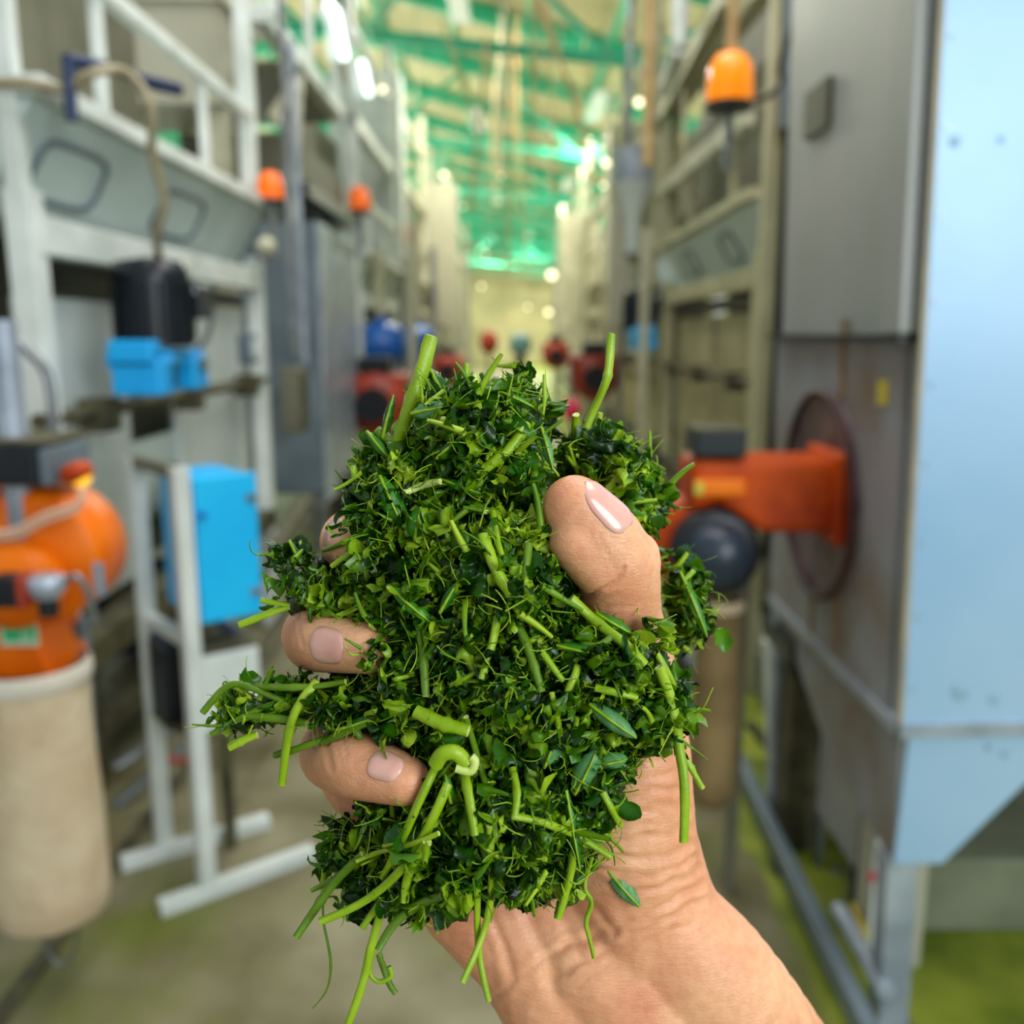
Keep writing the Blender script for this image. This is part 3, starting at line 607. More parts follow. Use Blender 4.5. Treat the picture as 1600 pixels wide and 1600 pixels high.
# under the furnace
t = thing('floor_rail', 'long blue-grey steel rail on the floor beside the furnace legs', 'rail', (.78, 2.2, 0))
MB().bar((.735, 1.5, .07), (.80, 4.2, .07), .035, .06).build('rail', M['bluegrey'], t, .004)
for yy in (1.62, 2.4, 3.2, 4.0): MB().b2(.74, .80, yy - .03, yy + .03, 0, .045).build('rail_block', M['dark'], t)
t = thing('motor_plate', 'flat grey plate panel standing below the furnace hopper', 'panel', (.86, 2.45, 0))
MB().b2(.87, .885, 2.15, 2.45, .16, .62).build('plate', M['sheetb'], t, .004); [MB().b2(.87, .885, yy, yy + .03, 0, .16).build('leg', M['steel'], t) for yy in (2.16, 2.41)]
t = thing('return_duct', 'cream square duct post with a red dot behind the furnace leg', 'duct', (.9, 2.05, 0))
MB().b2(.86, .98, 1.98, 2.1, 0.0, zb + .1).build('duct_body', M['cream'], t, .006); MB().b2(.85, .875, 1.975, 1.99, 0.0, zb + .1).build('edge_strip', M['white'], t)
c = at_y(1364, 1370, 1.97); MB().ball(c, .012, sq=(1, .4, 1)).build('red_dot', M['red'], t)
t = thing('drive_motor', 'dark motor tucked under the furnace side hopper', 'motor', (.87, 2.55, .5))
MB().cyl((.86, 2.45, .62), (.86, 2.75, .62), .09).build('motor_body', M['black'], t); MB().cyl((.86, 2.42, .62), (.86, 2.45, .62), .07).build('motor_cap', M['dark'], t)
MB().b2(.8, .92, 2.5, 2.7, .0, .54).build('pedestal', M['rust'], t)
for p, q_, ya, yb_, r, mt, lb in (((1310, 1420), (1385, 1550), 2.05, 1.75, .02, 'galv', 'bright galvanised pipe low beside the furnace leg'), ((1333, 1415), (1352, 1462), 2.1, 1.95, .009, 'yellow', 'short yellow rod beside the bright low pipe'), ((1358, 1405), (1385, 1468), 2.1, 1.95, .01, 'galv', 'short pale rod just left of the furnace leg'),
    ((1170, 1130), (1265, 1240), 3.1, 2.9, .018, 'rust', 'rusty slanting strut behind the brown bag'), ((1210, 1000), (1215, 1170), 3.0, 3.0, .04, 'white', 'short pale upright pipe behind the furnace hopper'), ((1270, 1460), (1310, 1355), 2.25, 2.4, .01, 'steel', 'thin grey crossbar low under the furnace')):
    a = at_y(*p, ya); b_ = at_y(*q_, yb_); tag(MB().tube([a, b_], r).build('pipe', M[mt], origin=b_), lb, 'pipe')
# something dark deep below the hopper on the right
t = thing('machine_plinth', 'grey-olive concrete plinth behind the hopper at right, dark tank on it', 'plinth', (1.9, 3.2, 0))
MB().b2(1.02, 3.2, 2.12, 4.2, 0, .20).build('plinth_block', mat('mossy_concrete', (132, 136, 112), (104, 112, 88), .8, scale=4), t, .01)
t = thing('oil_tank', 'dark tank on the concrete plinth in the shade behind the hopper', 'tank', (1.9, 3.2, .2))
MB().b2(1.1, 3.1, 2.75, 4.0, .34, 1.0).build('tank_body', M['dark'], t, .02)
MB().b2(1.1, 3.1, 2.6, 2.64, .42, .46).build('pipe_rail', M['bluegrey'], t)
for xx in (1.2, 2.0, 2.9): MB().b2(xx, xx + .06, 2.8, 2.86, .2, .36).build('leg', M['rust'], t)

# ================================================================== RIGHT UPPER STRUCTURE
t = thing('stair_gantry', 'white-railed sloping gantry above the right machines, left of the big beacon', 'gantry', (1.1, 4.6, 0))
MB().tube([at_x(1062, -30, 1.0), at_x(1062, 75, 1.0)], .05).tube([at_x(1062, 75, 1.0), at_x(1040, 140, 1.02)], .05).build('bent_pipe', M['white'], t)
a, b_ = at_x(1135, -10, 1.05), at_x(1035, 180, 1.05)
MB().bar(a, b_, .06, .10).build('upper_stringer', M['beigepost'], t)
a, b_ = at_x(1172, 178, 1.06), at_x(1032, 300, 1.06)
MB().bar(a, b_, .05, .09).build('lower_stringer', M['white2'], t, .004)
for px, p0, p1 in ((1070, 130, 262), (1040, 180, 300)): MB().tube([at_x(px, p0, 1.06), at_x(px, p1, 1.06)], .018).build('baluster', M['beigepost'], t)
MB().b2(1.35, 1.38, 3.9, 7, 2.3, 3.6).build('backing_board', M['olive'], t)
t = thing('corner_column', 'blue-topped pale steel column behind the grey furnace cabinet', 'column', (.98, 3.75, 0))
MB().b2(.965, 1.03, 3.7, 3.77, 0, 3.6).build('column_body', M['beigepost'], t, .004)
MB().b2(.995, 1.04, 3.66, 3.70, 2.25, 3.6).build('blue_cover', M['bluegrey'], t)
MB().b2(1.02, 1.05, 3.66, 3.70, .6, 2.25).build('dark_edge', M['dark'], t)
c = at_y(1210, 370, 5.6)
t = thing('window_board', 'yellow-green outdoor light showing between column and furnace', 'hedge', (c.x, c.y, 0))
MB().b2(1.45, 1.9, 5.5, 5.56, 1.55, 2.75).build('lit_foliage', M['winlit'], t)
MB().b2(1.45, 1.50, 5.44, 5.5, 0, 2.8).build('window_post', M['beigepost'], t); MB().b2(1.45, 1.9, 5.44, 5.49, 2.1, 2.15).build('window_bar', M['beigepost'], t)
hs = spline([at_y(1170, 160, 3.3), at_y(1200, 150, 3.2), at_y(1222, 128, 3.2), at_y(1220, 100, 3.2), at_y(1240, 40, 3.2)])
tag(MB().tube(hs, .01).build('cable', M['dark'], origin=hs[0]), 'dark looping cable right of the big amber beacon', 'cable')
t = thing('dust_cyclone', 'pale blue-white cyclone and duct above the right black motor', 'cyclone', tuple(at_x(990, 450, .98)))
c = at_x(990, 262, .98)
MB().cyl(c + Vector((0, 0, -.12)), c + Vector((0, 0, .14)), .17).build('drum', M['galv'], t)
MB().lathe(c + Vector((0, 0, -.12)), [(.17, 0), (.06, -.3), (.06, -.55)], 24).build('cone', M['panel'], t)
MB().b2(c.x - .17, c.x + .02, c.y + .02, c.y + .26, c.z - 1.25, c.z - .25).build('duct', M['cream'], t, .01)
MB().cyl(c + Vector((-.05, 0, .12)), c + Vector((-.05, 0, 1.5)), .03).build('pipe', M['steel'], t)

# uprights thick in the middle distance (individual posts)
for i in range(26):
    side = -1 if i % 2 else 1
    yy = 7 + i * .62; x = side * R_.uniform(.92, 1.08)
    z1 = R_.uniform(2.0, 3.6); r = R_.uniform(.012, .04)
    tag(MB().b2(x - r, x + r, yy - r, yy + r, 0, z1).build('row_post', M[R_.choice(['white2', 'steel', 'galv', 'cordg', 'beigepost'])], origin=(x, yy, 0)),
        'slim blurred upright post edging the %s machine row' % ('left' if side < 0 else 'right'), 'post', 'slim posts edging the %s row' % ('left' if side < 0 else 'right'))
for (x, yy, w_, z0, z1, mt, lb) in ((-.98, 12.65, .5, 1.6, 3.4, 'cream', 'tall cream duct box in the far left row'), (-1.45, 9.65, .7, 2.2, 4.0, 'panel', 'grey hopper box high above the third left machine'), (.98, 14.1, .6, 1.2, 3.2, 'white2', 'pale tall box far down the right row'), (1.35, 10.05, .7, 2.0, 3.6, 'cream', 'cream hopper high over the right row')):
    t = thing('elevator_box', lb, 'box', (x, yy, 0))
    MB().b2(x - w_ / 2, x + w_ / 2, yy, yy + .42, z0, z1).build('box_body', M[mt], t, .01)
    for xx in (x - w_ / 2, x + w_ / 2 - .05): MB().b2(xx, xx + .05, yy, yy + .05, 0, z0).build('leg', M['steel'], t)

# cords and bulbs over the aisle
for i in range(22):
    px = R_.gauss(815, 38) if i < 16 else R_.uniform(640, 1010)
    yy = R_.uniform(7, 16)
    a = at_y(px + R_.uniform(-25, 25), -40, yy); b_ = at_y(px, R_.uniform(220, 440), yy)
    z0 = zr(a.x)
    tag(MB().tube([(a.x, a.y, z0 + .02), tuple(a.lerp(b_, .5) + Vector((R_.uniform(-.03, .03), 0, 0))), b_], R_.uniform(.004, .010), 6).build('hanging_cord', M['cord' if i % 4 else 'cordg'], origin=b_),
        'thin tan cord hanging down from the roof over the aisle', 'cord', 'cords hanging over the aisle')
for px0, py0, px1, py1, yy in ((760, 60, 735, 330, 8), (845, 0, 930, 260, 8), (690, 30, 745, 200, 9), (1016, -20, 1012, 260, 6), (832, -10, 905, 165, 7.5)):
    a = at_y(px0, py0, yy); b_ = at_y(px1, py1, yy)
    tag(MB().tube([a, b_], .014 if px0 != 1016 else .035, 8).build('slanting_rod', M['cord'], origin=b_), 'tan rod or rope slanting through the air below the roof', 'rod', 'tan rods under the roof')
bulbs = [(998, 160, 7, .038), (997, 120, 9, .022), (947, 255, 9, .045), (943, 290, 11, .03), (862, 430, 12, .07), (857, 488, 14, .05), (693, 273, 14, .05), (628, 233, 12, .025), (597, 140, 9, .035), (758, 397, 14, .025), (784, 275, 14, .03), (724, 323, 15, .025), (752, 447, 16, .035), (825, 480, 17, .03), (481, 8, 8, .025)]
for px, py, yy, r in bulbs:
    c = at_y(px, py, yy)
    t = thing('hanging_bulb', 'small bright round bulb glinting over the aisle', 'bulb', tuple(c), 'bright bulbs over the aisle')
    MB().ball(c, r * .72, 12).build('globe', M['bulb'], t); MB().cyl(c + Vector((0, 0, r * .6)), c + Vector((0, 0, r * .6 + .08)), r * .3, n=8).build('socket', M['steel'], t)
    MB().cyl(c + Vector((0, 0, r * .6 + .08)), (c.x, c.y, zr(c.x) + .03), .004, n=6).build('flex', M['cordg'], t)
for px, py, yy, h_, lb in ((529, 52, 5.6, .26, 'largest glaring daylight-white lamp high at upper left'), (570, 122, 7.0, .22, 'second glaring white lamp, right of and below the largest'), (517, 14, 6.0, .08, 'thin white lamp above the largest glaring one')):
    c = at_y(px, py, yy)
    t = thing('tube_lamp', lb, 'lamp', (c.x, c.y, c.z - h_ / 2))
    MB().tube([c + Vector((.03, 0, -h_ / 2)), c + Vector((-.02, 0, h_ / 2))], .022, 12).build('tube', M['tubelit'], t)
    MB().b2(c.x - .08, c.x + .02, c.y + .06, c.y + .1, c.z - h_ / 2, c.z + h_ / 2).build('fixture', M['white'], t)
# strip lamps added under the rafters to brighten the deep end of the hall
for i, (x, y) in enumerate(((-.6, 11), (1.2, 14), (-.6, 17), (1.2, 21), (-.4, 26), (.6, 33), (-.8, 38), (1.4, 41))):
    z = zr(x) - .25
    l = area('added_hall_lamp_light', (x, y, z - .06), (x, y, 0), .16, 1.6, 190 if y < 35 else 420, (1.0, .97, .82))
    t = thing('added_hall_lamp', 'long added lamp under the green rafters, brightening the far hall', 'lamp', (x, y, z), 'added lamps down the hall')
    MB().b2(x - .11, x + .11, y - .85, y + .85, z, z + .05).build('housing', M['white'], t, .005)
    l.parent = t; l.location = (0, 0, -.02)

#@@HAND@@
exec_hand = True
# ================================================================== HAND
def hp(px, py, d, rpx): return (np.array(at_d(px, py, d)), rpx * d / F)
chains = [
    # forearm: two side-by-side chains give a flattened section
    [hp(1500, 2060, .31, 150), hp(1260, 1790, .28, 130), hp(1115, 1540, .256, 112), hp(1000, 1412, .250, 96)],
    [hp(1400, 2160, .31, 150), hp(1130, 1900, .28, 130), hp(950, 1665, .258, 112), hp(855, 1520, .254, 98)],
    [hp(1450, 2100, .312, 170), hp(1195, 1845, .282, 150), hp(1030, 1605, .260, 135), hp(925, 1470, .256, 125)],
    # palm
    [hp(925, 1470, .256, 118), hp(850, 1300, .262, 110), hp(780, 1000, .280, 90), hp(750, 860, .288, 62)],
    [hp(870, 1450, .256, 110), hp(790, 1280, .265, 105), hp(700, 980, .285, 70)],
    [hp(830, 1470, .254, 100), hp(745, 1390, .256, 96), hp(700, 1290, .265, 90), hp(660, 1100, .284, 66)],
    [hp(745, 1390, .256, 96), hp(685, 1220, .274, 60)],
    # thenar and thumb
    [hp(990, 1430, .252, 105), hp(972, 1300, .246, 116), hp(968, 1180, .240, 112), hp(975, 1060, .234, 86), hp(968, 960, .226, 66), hp(967, 888, .219, 66), hp(941, 843, .216, 64), hp(898, 793, .213, 52)],
    [hp(990, 880, .219, 44), hp(940, 890, .215, 48), hp(900, 846, .212, 44)],
    [hp(990, 1300, .250, 96), hp(1026, 1400, .252, 88), hp(1080, 1500, .256, 84)],
    [hp(996, 866, .2195, 36), hp(975, 880, .219, 48), hp(950, 845, .217, 58)],
    # index
    [hp(750, 860, .288, 60), hp(600, 850, .274, 56), hp(547, 846, .250, 52), hp(560, 848, .232, 47)],
    # middle
    [hp(700, 970, .287, 60), hp(530, 990, .272, 58), hp(492, 994, .246, 56), hp(506, 1000, .228, 51), hp(575, 1014, .218, 40)],
    # ring
    [hp(665, 1090, .285, 60), hp(535, 1165, .262, 60), hp(520, 1178, .235, 56), hp(560, 1195, .216, 54), hp(634, 1220, .2075, 40)],
    # little finger behind, lower
    [hp(685, 1215, .274, 55), hp(570, 1222, .262, 50), hp(548, 1215, .246, 50), hp(590, 1270, .236, 42)],
    # webbing
    [hp(850, 1200, .262, 90), hp(920, 1080, .248, 60)],
    [hp(750, 860, .288, 55), hp(700, 970, .287, 58), hp(665, 1090, .285, 58), hp(685, 1215, .274, 55)],
]
def capsule_chain(mb, ch, n=20):
    pts = []; rs = []
    for i in range(len(ch) - 1):
        k = 8
        for q in range(k):
            s = q / k; pts.append(ch[i][0] * (1 - s) + ch[i + 1][0] * s); rs.append(ch[i][1] * (1 - s) + ch[i + 1][1] * s)
    pts.append(ch[-1][0]); rs.append(ch[-1][1])
    if len(ch) > 2:
        for _ in range(4):
            pts = [pts[0]] + [(pts[i - 1] + 2 * pts[i] + pts[i + 1]) / 4 for i in range(1, len(pts) - 1)] + [pts[-1]]
    for p, r in zip(pts, rs): mb.ball(p, r, n)
hm = MB()
for ch in chains: capsule_chain(hm, ch)
def remeshed(mb, voxel, smooth_it, fac=.5):
    me = bpy.data.meshes.new('tmp'); me.from_pydata(mb.v, [], mb.f)
    o = bpy.data.objects.new('tmp', me); COL.objects.link(o)
    r = o.modifiers.new('r', 'REMESH'); r.mode = 'VOXEL'; r.voxel_size = voxel; r.use_smooth_shade = True
    s = o.modifiers.new('s', 'SMOOTH'); s.factor = fac; s.iterations = smooth_it
    dg = bpy.context.evaluated_depsgraph_get(); dg.update()
    out = bpy.data.meshes.new_from_object(o.evaluated_get(dg))
    bpy.data.objects.remove(o); bpy.data.meshes.remove(me)
    return out
hand_me = remeshed(hm, .0008, 14)
nv = len(hand_me.vertices)
co = np.empty(nv * 3); hand_me.vertices.foreach_get('co', co); co = co.reshape(-1, 3)
no = np.array([v.normal[:] for v in hand_me.vertices])
def poly_dist(px, py, pl):
    d = np.full(px.shape, 1e9)
    for (ax, ay), (bx, by) in zip(pl[:-1], pl[1:]):
        vx, vy = bx - ax, by - ay; t_ = np.clip(((px - ax) * vx + (py - ay) * vy) / (vx * vx + vy * vy), 0, 1)
        d = np.minimum(d, np.hypot(px - ax - t_ * vx, py - ay - t_ * vy))
    return d
PX, PY, PD = proj(co)
front = np.clip(-(no @ np.array(FW)) * 3, 0, 1)
disp = np.zeros(nv)
def smooth_pl(pl): return [tuple(p[:2]) for p in spline([(a, b, 0) for a, b in pl], 6)]
# (polyline in the photo, half width px, depth mm) ; negative depth = ridge
creases = [
    ([(850, 1246), (930, 1255), (1005, 1240), (1060, 1236)], 6, .55), ([(830, 1275), (920, 1285), (1000, 1270), (1075, 1262)], 6, .6), ([(860, 1300), (950, 1318), (1020, 1308), (1075, 1290)], 7, .75),
    ([(900, 1325), (970, 1345), (1035, 1336), (1080, 1318)], 7, .8), ([(920, 1352), (985, 1368), (1045, 1358), (1085, 1340)], 5, .5), ([(920, 1380), (990, 1392), (1060, 1376), (1098, 1360)], 6, .6),
    ([(940, 1222), (1000, 1216), (1060, 1208)], 5, .35), ([(960, 1190), (1010, 1188), (1070, 1180)], 4, .3),
    ([(775, 1560), (850, 1500), (930, 1460), (1010, 1430), (1095, 1385)], 7, .7), ([(850, 1535), (930, 1490), (1020, 1450), (1100, 1405)], 6, .5), ([(900, 1540), (990, 1480), (1090, 1440)], 4, .25),
    ([(815, 1395), (835, 1450), (855, 1500), (862, 1550)], 12, 1.1), ([(865, 1400), (885, 1450), (905, 1490)], 10, .8), ([(760, 1420), (790, 1480), (800, 1530)], 9, .6), ([(905, 1400), (940, 1430), (960, 1450)], 8, .5),
    # thumb joint folds
    ([(985, 830), (1000, 850), (1003, 880)], 3, .35), ([(1004, 838), (1016, 860), (1012, 890)], 3, .35), ([(965, 845), (985, 870), (985, 905)], 3, .3), ([(1020, 862), (1024, 885), (1008, 905)], 3, .3),
    ([(905, 930), (935, 925), (965, 905), (975, 890)], 5, .7), ([(935, 835), (950, 865), (965, 900)], 3, .25), ([(945, 955), (1000, 945), (1045, 925)], 4, .2),
    # knuckle folds of the ring and middle fingers
    ([(516, 1148), (512, 1170), (518, 1200)], 5, .8), ([(540, 1143), (538, 1160), (542, 1180)], 4, .4), ([(470, 960), (468, 985), (474, 1010)], 3, .2),
]
for pl, wd, dm in creases:
    jx = 3.5 * np.sin(PX * .043 + PY * .031) + 2.2 * np.sin(PX * .11 - PY * .07 + 1)
    d_ = poly_dist(PX, PY + (jx if wd > 3.5 else 0), smooth_pl(pl)); dm = dm * 1.15 * (.65 + .35 * np.sin(PX * .035 + pl[0][1])); wd = wd * .8
    disp -= np.exp(-(d_ / wd) ** 2) * dm * .001 * front
    disp += np.exp(-((d_ - wd * 2.1) / (wd * 1.1)) ** 2) * dm * .00045 * front
# tendons
for pl, wd, dm in (([(1150, 1700), (1040, 1560), (960, 1470)], 22, .5), ([(1060, 1730), (960, 1600), (890, 1500)], 20, .4)):
    disp += np.exp(-(poly_dist(PX, PY, smooth_pl(pl)) / wd) ** 2) * dm * .001 * front
# fine wrinkle relief on the thumb side of the wrist, real relief
rs_ = np.random.RandomState(3)
wz = np.exp(-((PY - 1290) / 120) ** 2) * np.exp(-((PX - 1010) / 110) ** 2) * front
disp += wz * (.4 + .6 * np.sin(PX * .05 + PY * .013) ** 2) * .00010 * (np.sin(PY * .33 + 2 * np.sin(PX * .021) + 1.3 * np.sin(PY * .05 + PX * .035)) + .6 * np.sin(PY * .61 - PX * .06 + 1.5 * np.sin(PX * .04)))
co2 = co + no * disp[:, None]
hand_me.vertices.foreach_set('co', co2.ravel())

def skin_material():
    m = bpy.data.materials.new('skin'); m.use_nodes = True; nt = m.node_tree; b = nt.nodes['Principled BSDF']
    tc = nt.nodes.new('ShaderNodeTexCoord')
    def N(s, d=4, vec=None, dist=0):
        n = nt.nodes.new('ShaderNodeTexNoise'); n.inputs['Scale'].default_value = s; n.inputs['Detail'].default_value = d; n.inputs['Distortion'].default_value = dist
        nt.links.new(vec or tc.outputs['Object'], n.inputs['Vector']); return n.outputs[0]
    r = nt.nodes.new('ShaderNodeValToRGB'); e = r.color_ramp.elements
    e[0].position = .3; e[0].color = lin((216, 142, 104)); e[1].position = .7; e[1].color = lin((240, 184, 140))
    nt.links.new(N(38, 3), r.inputs[0])
    r2 = nt.nodes.new('ShaderNodeValToRGB'); r2.color_ramp.elements[0].position = .35; r2.color_ramp.elements[0].color = (.86, .80, .76, 1); r2.color_ramp.elements[1].position = .6; r2.color_ramp.elements[1].color = (1, 1, 1, 1)
    nt.links.new(N(420, 5), r2.inputs[0])
    mx = nt.nodes.new('ShaderNodeMix'); mx.data_type = 'RGBA'; mx.blend_type = 'MULTIPLY'; mx.inputs[0].default_value = .6
    nt.links.new(r.outputs[0], mx.inputs[6]); nt.links.new(r2.outputs[0], mx.inputs[7]); nt.links.new(mx.outputs[2], b.inputs['Base Color'])
    b.inputs['Subsurface Weight'].default_value = .3; b.inputs['Subsurface Radius'].default_value = (1, .35, .2); b.inputs['Subsurface Scale'].default_value = .0035
    b.inputs['Roughness'].default_value = .42; b.inputs['Specular IOR Level'].default_value = .45
    mp = nt.nodes.new('ShaderNodeMapping'); mp.inputs['Rotation'].default_value = (0, radians(-38), 0); mp.inputs['Scale'].default_value = (.25, 1, 1.3)
    nt.links.new(tc.outputs['Object'], mp.inputs[0])
    v = nt.nodes.new('ShaderNodeTexVoronoi'); v.feature = 'DISTANCE_TO_EDGE'; v.inputs['Scale'].default_value = 1100; nt.links.new(tc.outputs['Object'], v.inputs['Vector'])
    b1 = nt.nodes.new('ShaderNodeBump'); b1.inputs['Strength'].default_value = .5; b1.inputs['Distance'].default_value = .0005
    nt.links.new(N(900, 5, mp.outputs[0], 1.2), b1.inputs['Height'])
    b2 = nt.nodes.new('ShaderNodeBump'); b2.inputs['Strength'].default_value = .28; b2.inputs['Distance'].default_value = .0003
    nt.links.new(v.outputs['Distance'], b2.inputs['Height']); nt.links.new(b1.outputs[0], b2.inputs['Normal']); nt.links.new(b2.outputs[0], b.inputs['Normal'])
    return m
M['skin'] = skin_material()
hand = bpy.data.objects.new('hand', hand_me); COL.objects.link(hand)
hand_me.materials.clear(); hand_me.materials.append(M['skin'])
for p in hand_me.polygons: p.use_smooth = True
tag(hand, 'right hand and bare forearm held up, palm towards the viewer, gripping chopped tea leaves', 'hand')
hand_me.update()
bvh = BVHTree.FromPolygons([tuple(v) for v in co2], [tuple(p.vertices) for p in hand_me.polygons])
nm = mat('fingernail', (226, 160, 146), (234, 176, 160), .25, scale=120)
nm.node_tree.nodes['Principled BSDF'].inputs['Subsurface Weight'].default_value = .2
nm.node_tree.nodes['Principled BSDF'].inputs['Subsurface Scale'].default_value = .002
nm.node_tree.nodes['Principled BSDF'].inputs['Coat Weight'].default_value = .5
def nail(cpt, axis, normal, L, R, span, label=None):
    c = Vector(cpt); a = Vector(axis).normalized(); nn = Vector(normal); nn = (nn - a * nn.dot(a)).normalized(); w_ = a.cross(nn)
    nu, nvv = 22, 18; vs = []; top = []
    for i in range(nu + 1):
        s = -1 + 2 * i / nu
        wid = (max(0, 1 - abs(s) ** 4)) ** .38 if s < 0 else (max(0, 1 - abs(s) ** 3.2)) ** .45
        wid = max(wid, .12)
        for j in range(nvv + 1):
            th = span * (-1 + 2 * j / nvv) * wid
            out = c + a * (s * L / 2) + (w_ * sin(th) + nn * cos(th)) * (R * 2.2)
            inn = c + a * (s * L / 2)
            d_ = (inn - out).normalized(); hit = bvh.ray_cast(out, d_)
            p = hit[0] if hit[0] is not None else c + a * (s * L / 2) + (w_ * sin(th) + nn * cos(th)) * R
            edge = max(abs(s) ** 6, abs(-1 + 2 * j / nvv) ** 6)
            top.append(p - d_ * (.00045 - .0006 * edge))
    n2 = nvv + 1
    # even out
    T = np.array([tuple(p) for p in top]).reshape(nu + 1, n2, 3)
    for _ in range(3):
        T[1:-1, 1:-1] = (T[1:-1, 1:-1] * 2 + T[:-2, 1:-1] + T[2:, 1:-1] + T[1:-1, :-2] + T[1:-1, 2:]) / 6
    top = [tuple(p) for p in T.reshape(-1, 3)]
    mb = MB(); mb.add(top, [(i * n2 + j, (i + 1) * n2 + j, (i + 1) * n2 + j + 1, i * n2 + j + 1) for i in range(nu) for j in range(nvv)], True)
    o = mb.build('fingernail', nm, hand); s_ = o.modifiers.new('s', 'SOLIDIFY'); s_.thickness = .0003; s_.offset = 0
    if label: o['label'] = label
tipv = at_d(893, 795, .213) - at_d(965, 880, .218)
nail(at_d(915, 802, .2145), tipv, RT * .66 + UP * .44 - FW * .78, .0140, .0075, .70, 'glossy pink thumbnail')
tv = at_d(575, 1014, .218) - at_d(506, 1000, .228)
nail(at_d(543, 1008, .2225), tv, -FW * 1.0 + UP * .05 - RT * .35, .0105, .0075, .68, 'middle fingernail, half buried in leaf')
tv = at_d(634, 1220, .2075) - at_d(560, 1195, .216)
nail(at_d(622, 1212, .209), tv, -FW * 1.0 + UP * .6, .0085, .0065, .62, 'ring fingernail, partly under leaf')
nail(at_d(553, 843, .236), at_d(560, 848, .232) - at_d(547, 846, .250) + RT * .006, -RT * .5 - FW * .6 + UP * .25, .011, .007, .7, 'index fingernail')

# ================================================================== TEA LEAF HEAP
LOBES = [(612, 1000, .226, 52, 60, .015), (690, 1215, .2185, 46, 60, .016), (745, 705, .236, 128, 112, .024), (640, 800, .238, 105, 92, .020), (760, 900, .235, 200, 140, .030), (500, 912, .238, 70, 58, .014), (590, 905, .236, 95, 85, .018),
         (940, 750, .252, 82, 72, .018), (1000, 790, .252, 34, 26, .01), (1066, 940, .262, 32, 72, .010), (800, 1060, .232, 225, 150, .030), (935, 1055, .226, 125, 120, .022),
         (1010, 1110, .222, 58, 78, .013), (600, 1095, .230, 140, 62, .018), (470, 1105, .230, 105, 26, .008), (385, 1110, .230, 45, 11, .004), (760, 1240, .230, 200, 140, .029),
         (920, 1220, .226, 90, 85, .02), (600, 1340, .232, 90, 90, .018), (740, 1345, .230, 170, 72, .024), (860, 1345, .230, 85, 52, .016), (988, 862, .262, 32, 80, .009), (975, 1000, .266, 50, 90, .010)]
class Lobe: pass
LB = []
for (cx_, cy_, d, rx, ry, rz) in LOBES:
    l = Lobe(); l.c = np.array(at_d(cx_, cy_, d)); l.r = np.array([rx * d / F, ry * d / F, rz]); LB.append(l)
BAS = np.array([tuple(RT), tuple(UP), tuple(FW)])      # rows
def loc(l, p): return ((p - l.c) @ BAS.T) / l.r
def front_depth(px, py):
    best = None
    r_ = np.array(ray(px, py)); o_ = np.array(CAM)
    for l in LB:
        oo = ((o_ - l.c) @ BAS.T) / l.r; dd = (r_ @ BAS.T) / l.r
        a = dd @ dd; b_ = 2 * oo @ dd; c_ = oo @ oo - 1; D = b_ * b_ - 4 * a * c_
        if D > 0:
            t_ = (-b_ - math.sqrt(D)) / (2 * a)
            if best is None or t_ < best: best = t_
    return best
def surf_depth(px, py):
    d = front_depth(px, py)
    if d is None:
        r_ = ray(px, py); L = r_.length; h = bvh.ray_cast(CAM, r_.normalized())
        if h[0] is not None: d = h[3] / L
    return d
rs = np.random.RandomState(11)
KV = rs.randn(14, 3); KV /= np.linalg.norm(KV, axis=1)[:, None]; KF = rs.uniform(180, 620, 14); KPh = rs.uniform(0, 6.28, 14)
def lump(p): return (np.sin(p @ (KV * KF[:, None]).T + KPh) * (260 / KF)).sum(1) / 6.0
INC = [(598, 650), (625, 612), (680, 600), (740, 605), (800, 598), (842, 625), (858, 690), (900, 685), (955, 692), (985, 740), (995, 785), (1018, 800), (985, 812), (950, 790), (868, 722), (838, 790), (866, 885), (938, 945), (1000, 955), (1040, 1040), (1066, 1105), (1062, 1155), (1015, 1175), (985, 1245), (955, 1325), (900, 1388), (820, 1402), (700, 1412), (620, 1425), (545, 1420), (515, 1360), (520, 1285), (545, 1262), (630, 1268), (655, 1235), (645, 1190), (585, 1180), (568, 1140), (480, 1128), (340, 1122), (335, 1092), (400, 1078), (470, 1062), (520, 1040), (562, 1010), (572, 978), (490, 938), (440, 936), (440, 885), (460, 858), (515, 885), (562, 862), (552, 800), (543, 755), (575, 705)]
def inpoly(px, py, poly):
    r_ = np.zeros(px.shape, bool); n = len(poly); j = n - 1
    for i in range(n):
        xi, yi = poly[i]; xj, yj = poly[j]
        cnd = ((yi > py) != (yj > py)) & (px < (xj - xi) * (py - yi) / (yj - yi + 1e-9) + xi); r_ ^= cnd; j = i
    return r_
def sample_surface(n):
    areas = np.array([l.r[0] * l.r[1] + .5 * (l.r[0] + l.r[1]) * l.r[2] for l in LB]); areas /= areas.sum()
    idx = rs.choice(len(LB), n, p=areas); d = rs.randn(n, 3); d[:, 2] -= .25; d /= np.linalg.norm(d, axis=1)[:, None]
    C = np.array([l.c for l in LB])[idx]; Rr = np.array([l.r for l in LB])[idx]
    P = C + (d * Rr) @ BAS; Nn = (d / Rr) @ BAS; Nn /= np.linalg.norm(Nn, axis=1)[:, None]
    keep = np.ones(n, bool)
    for k_, l in enumerate(LB):
        q = loc(l, P); ins = (q * q).sum(1) < .80; keep &= ~(ins & (idx != k_))
    px, py, dd = proj(P)
    behind = np.isin(idx, [7, 8, 9, 21, 22])
    keep &= inpoly(px, py, INC) | behind
    return P[keep], Nn[keep]
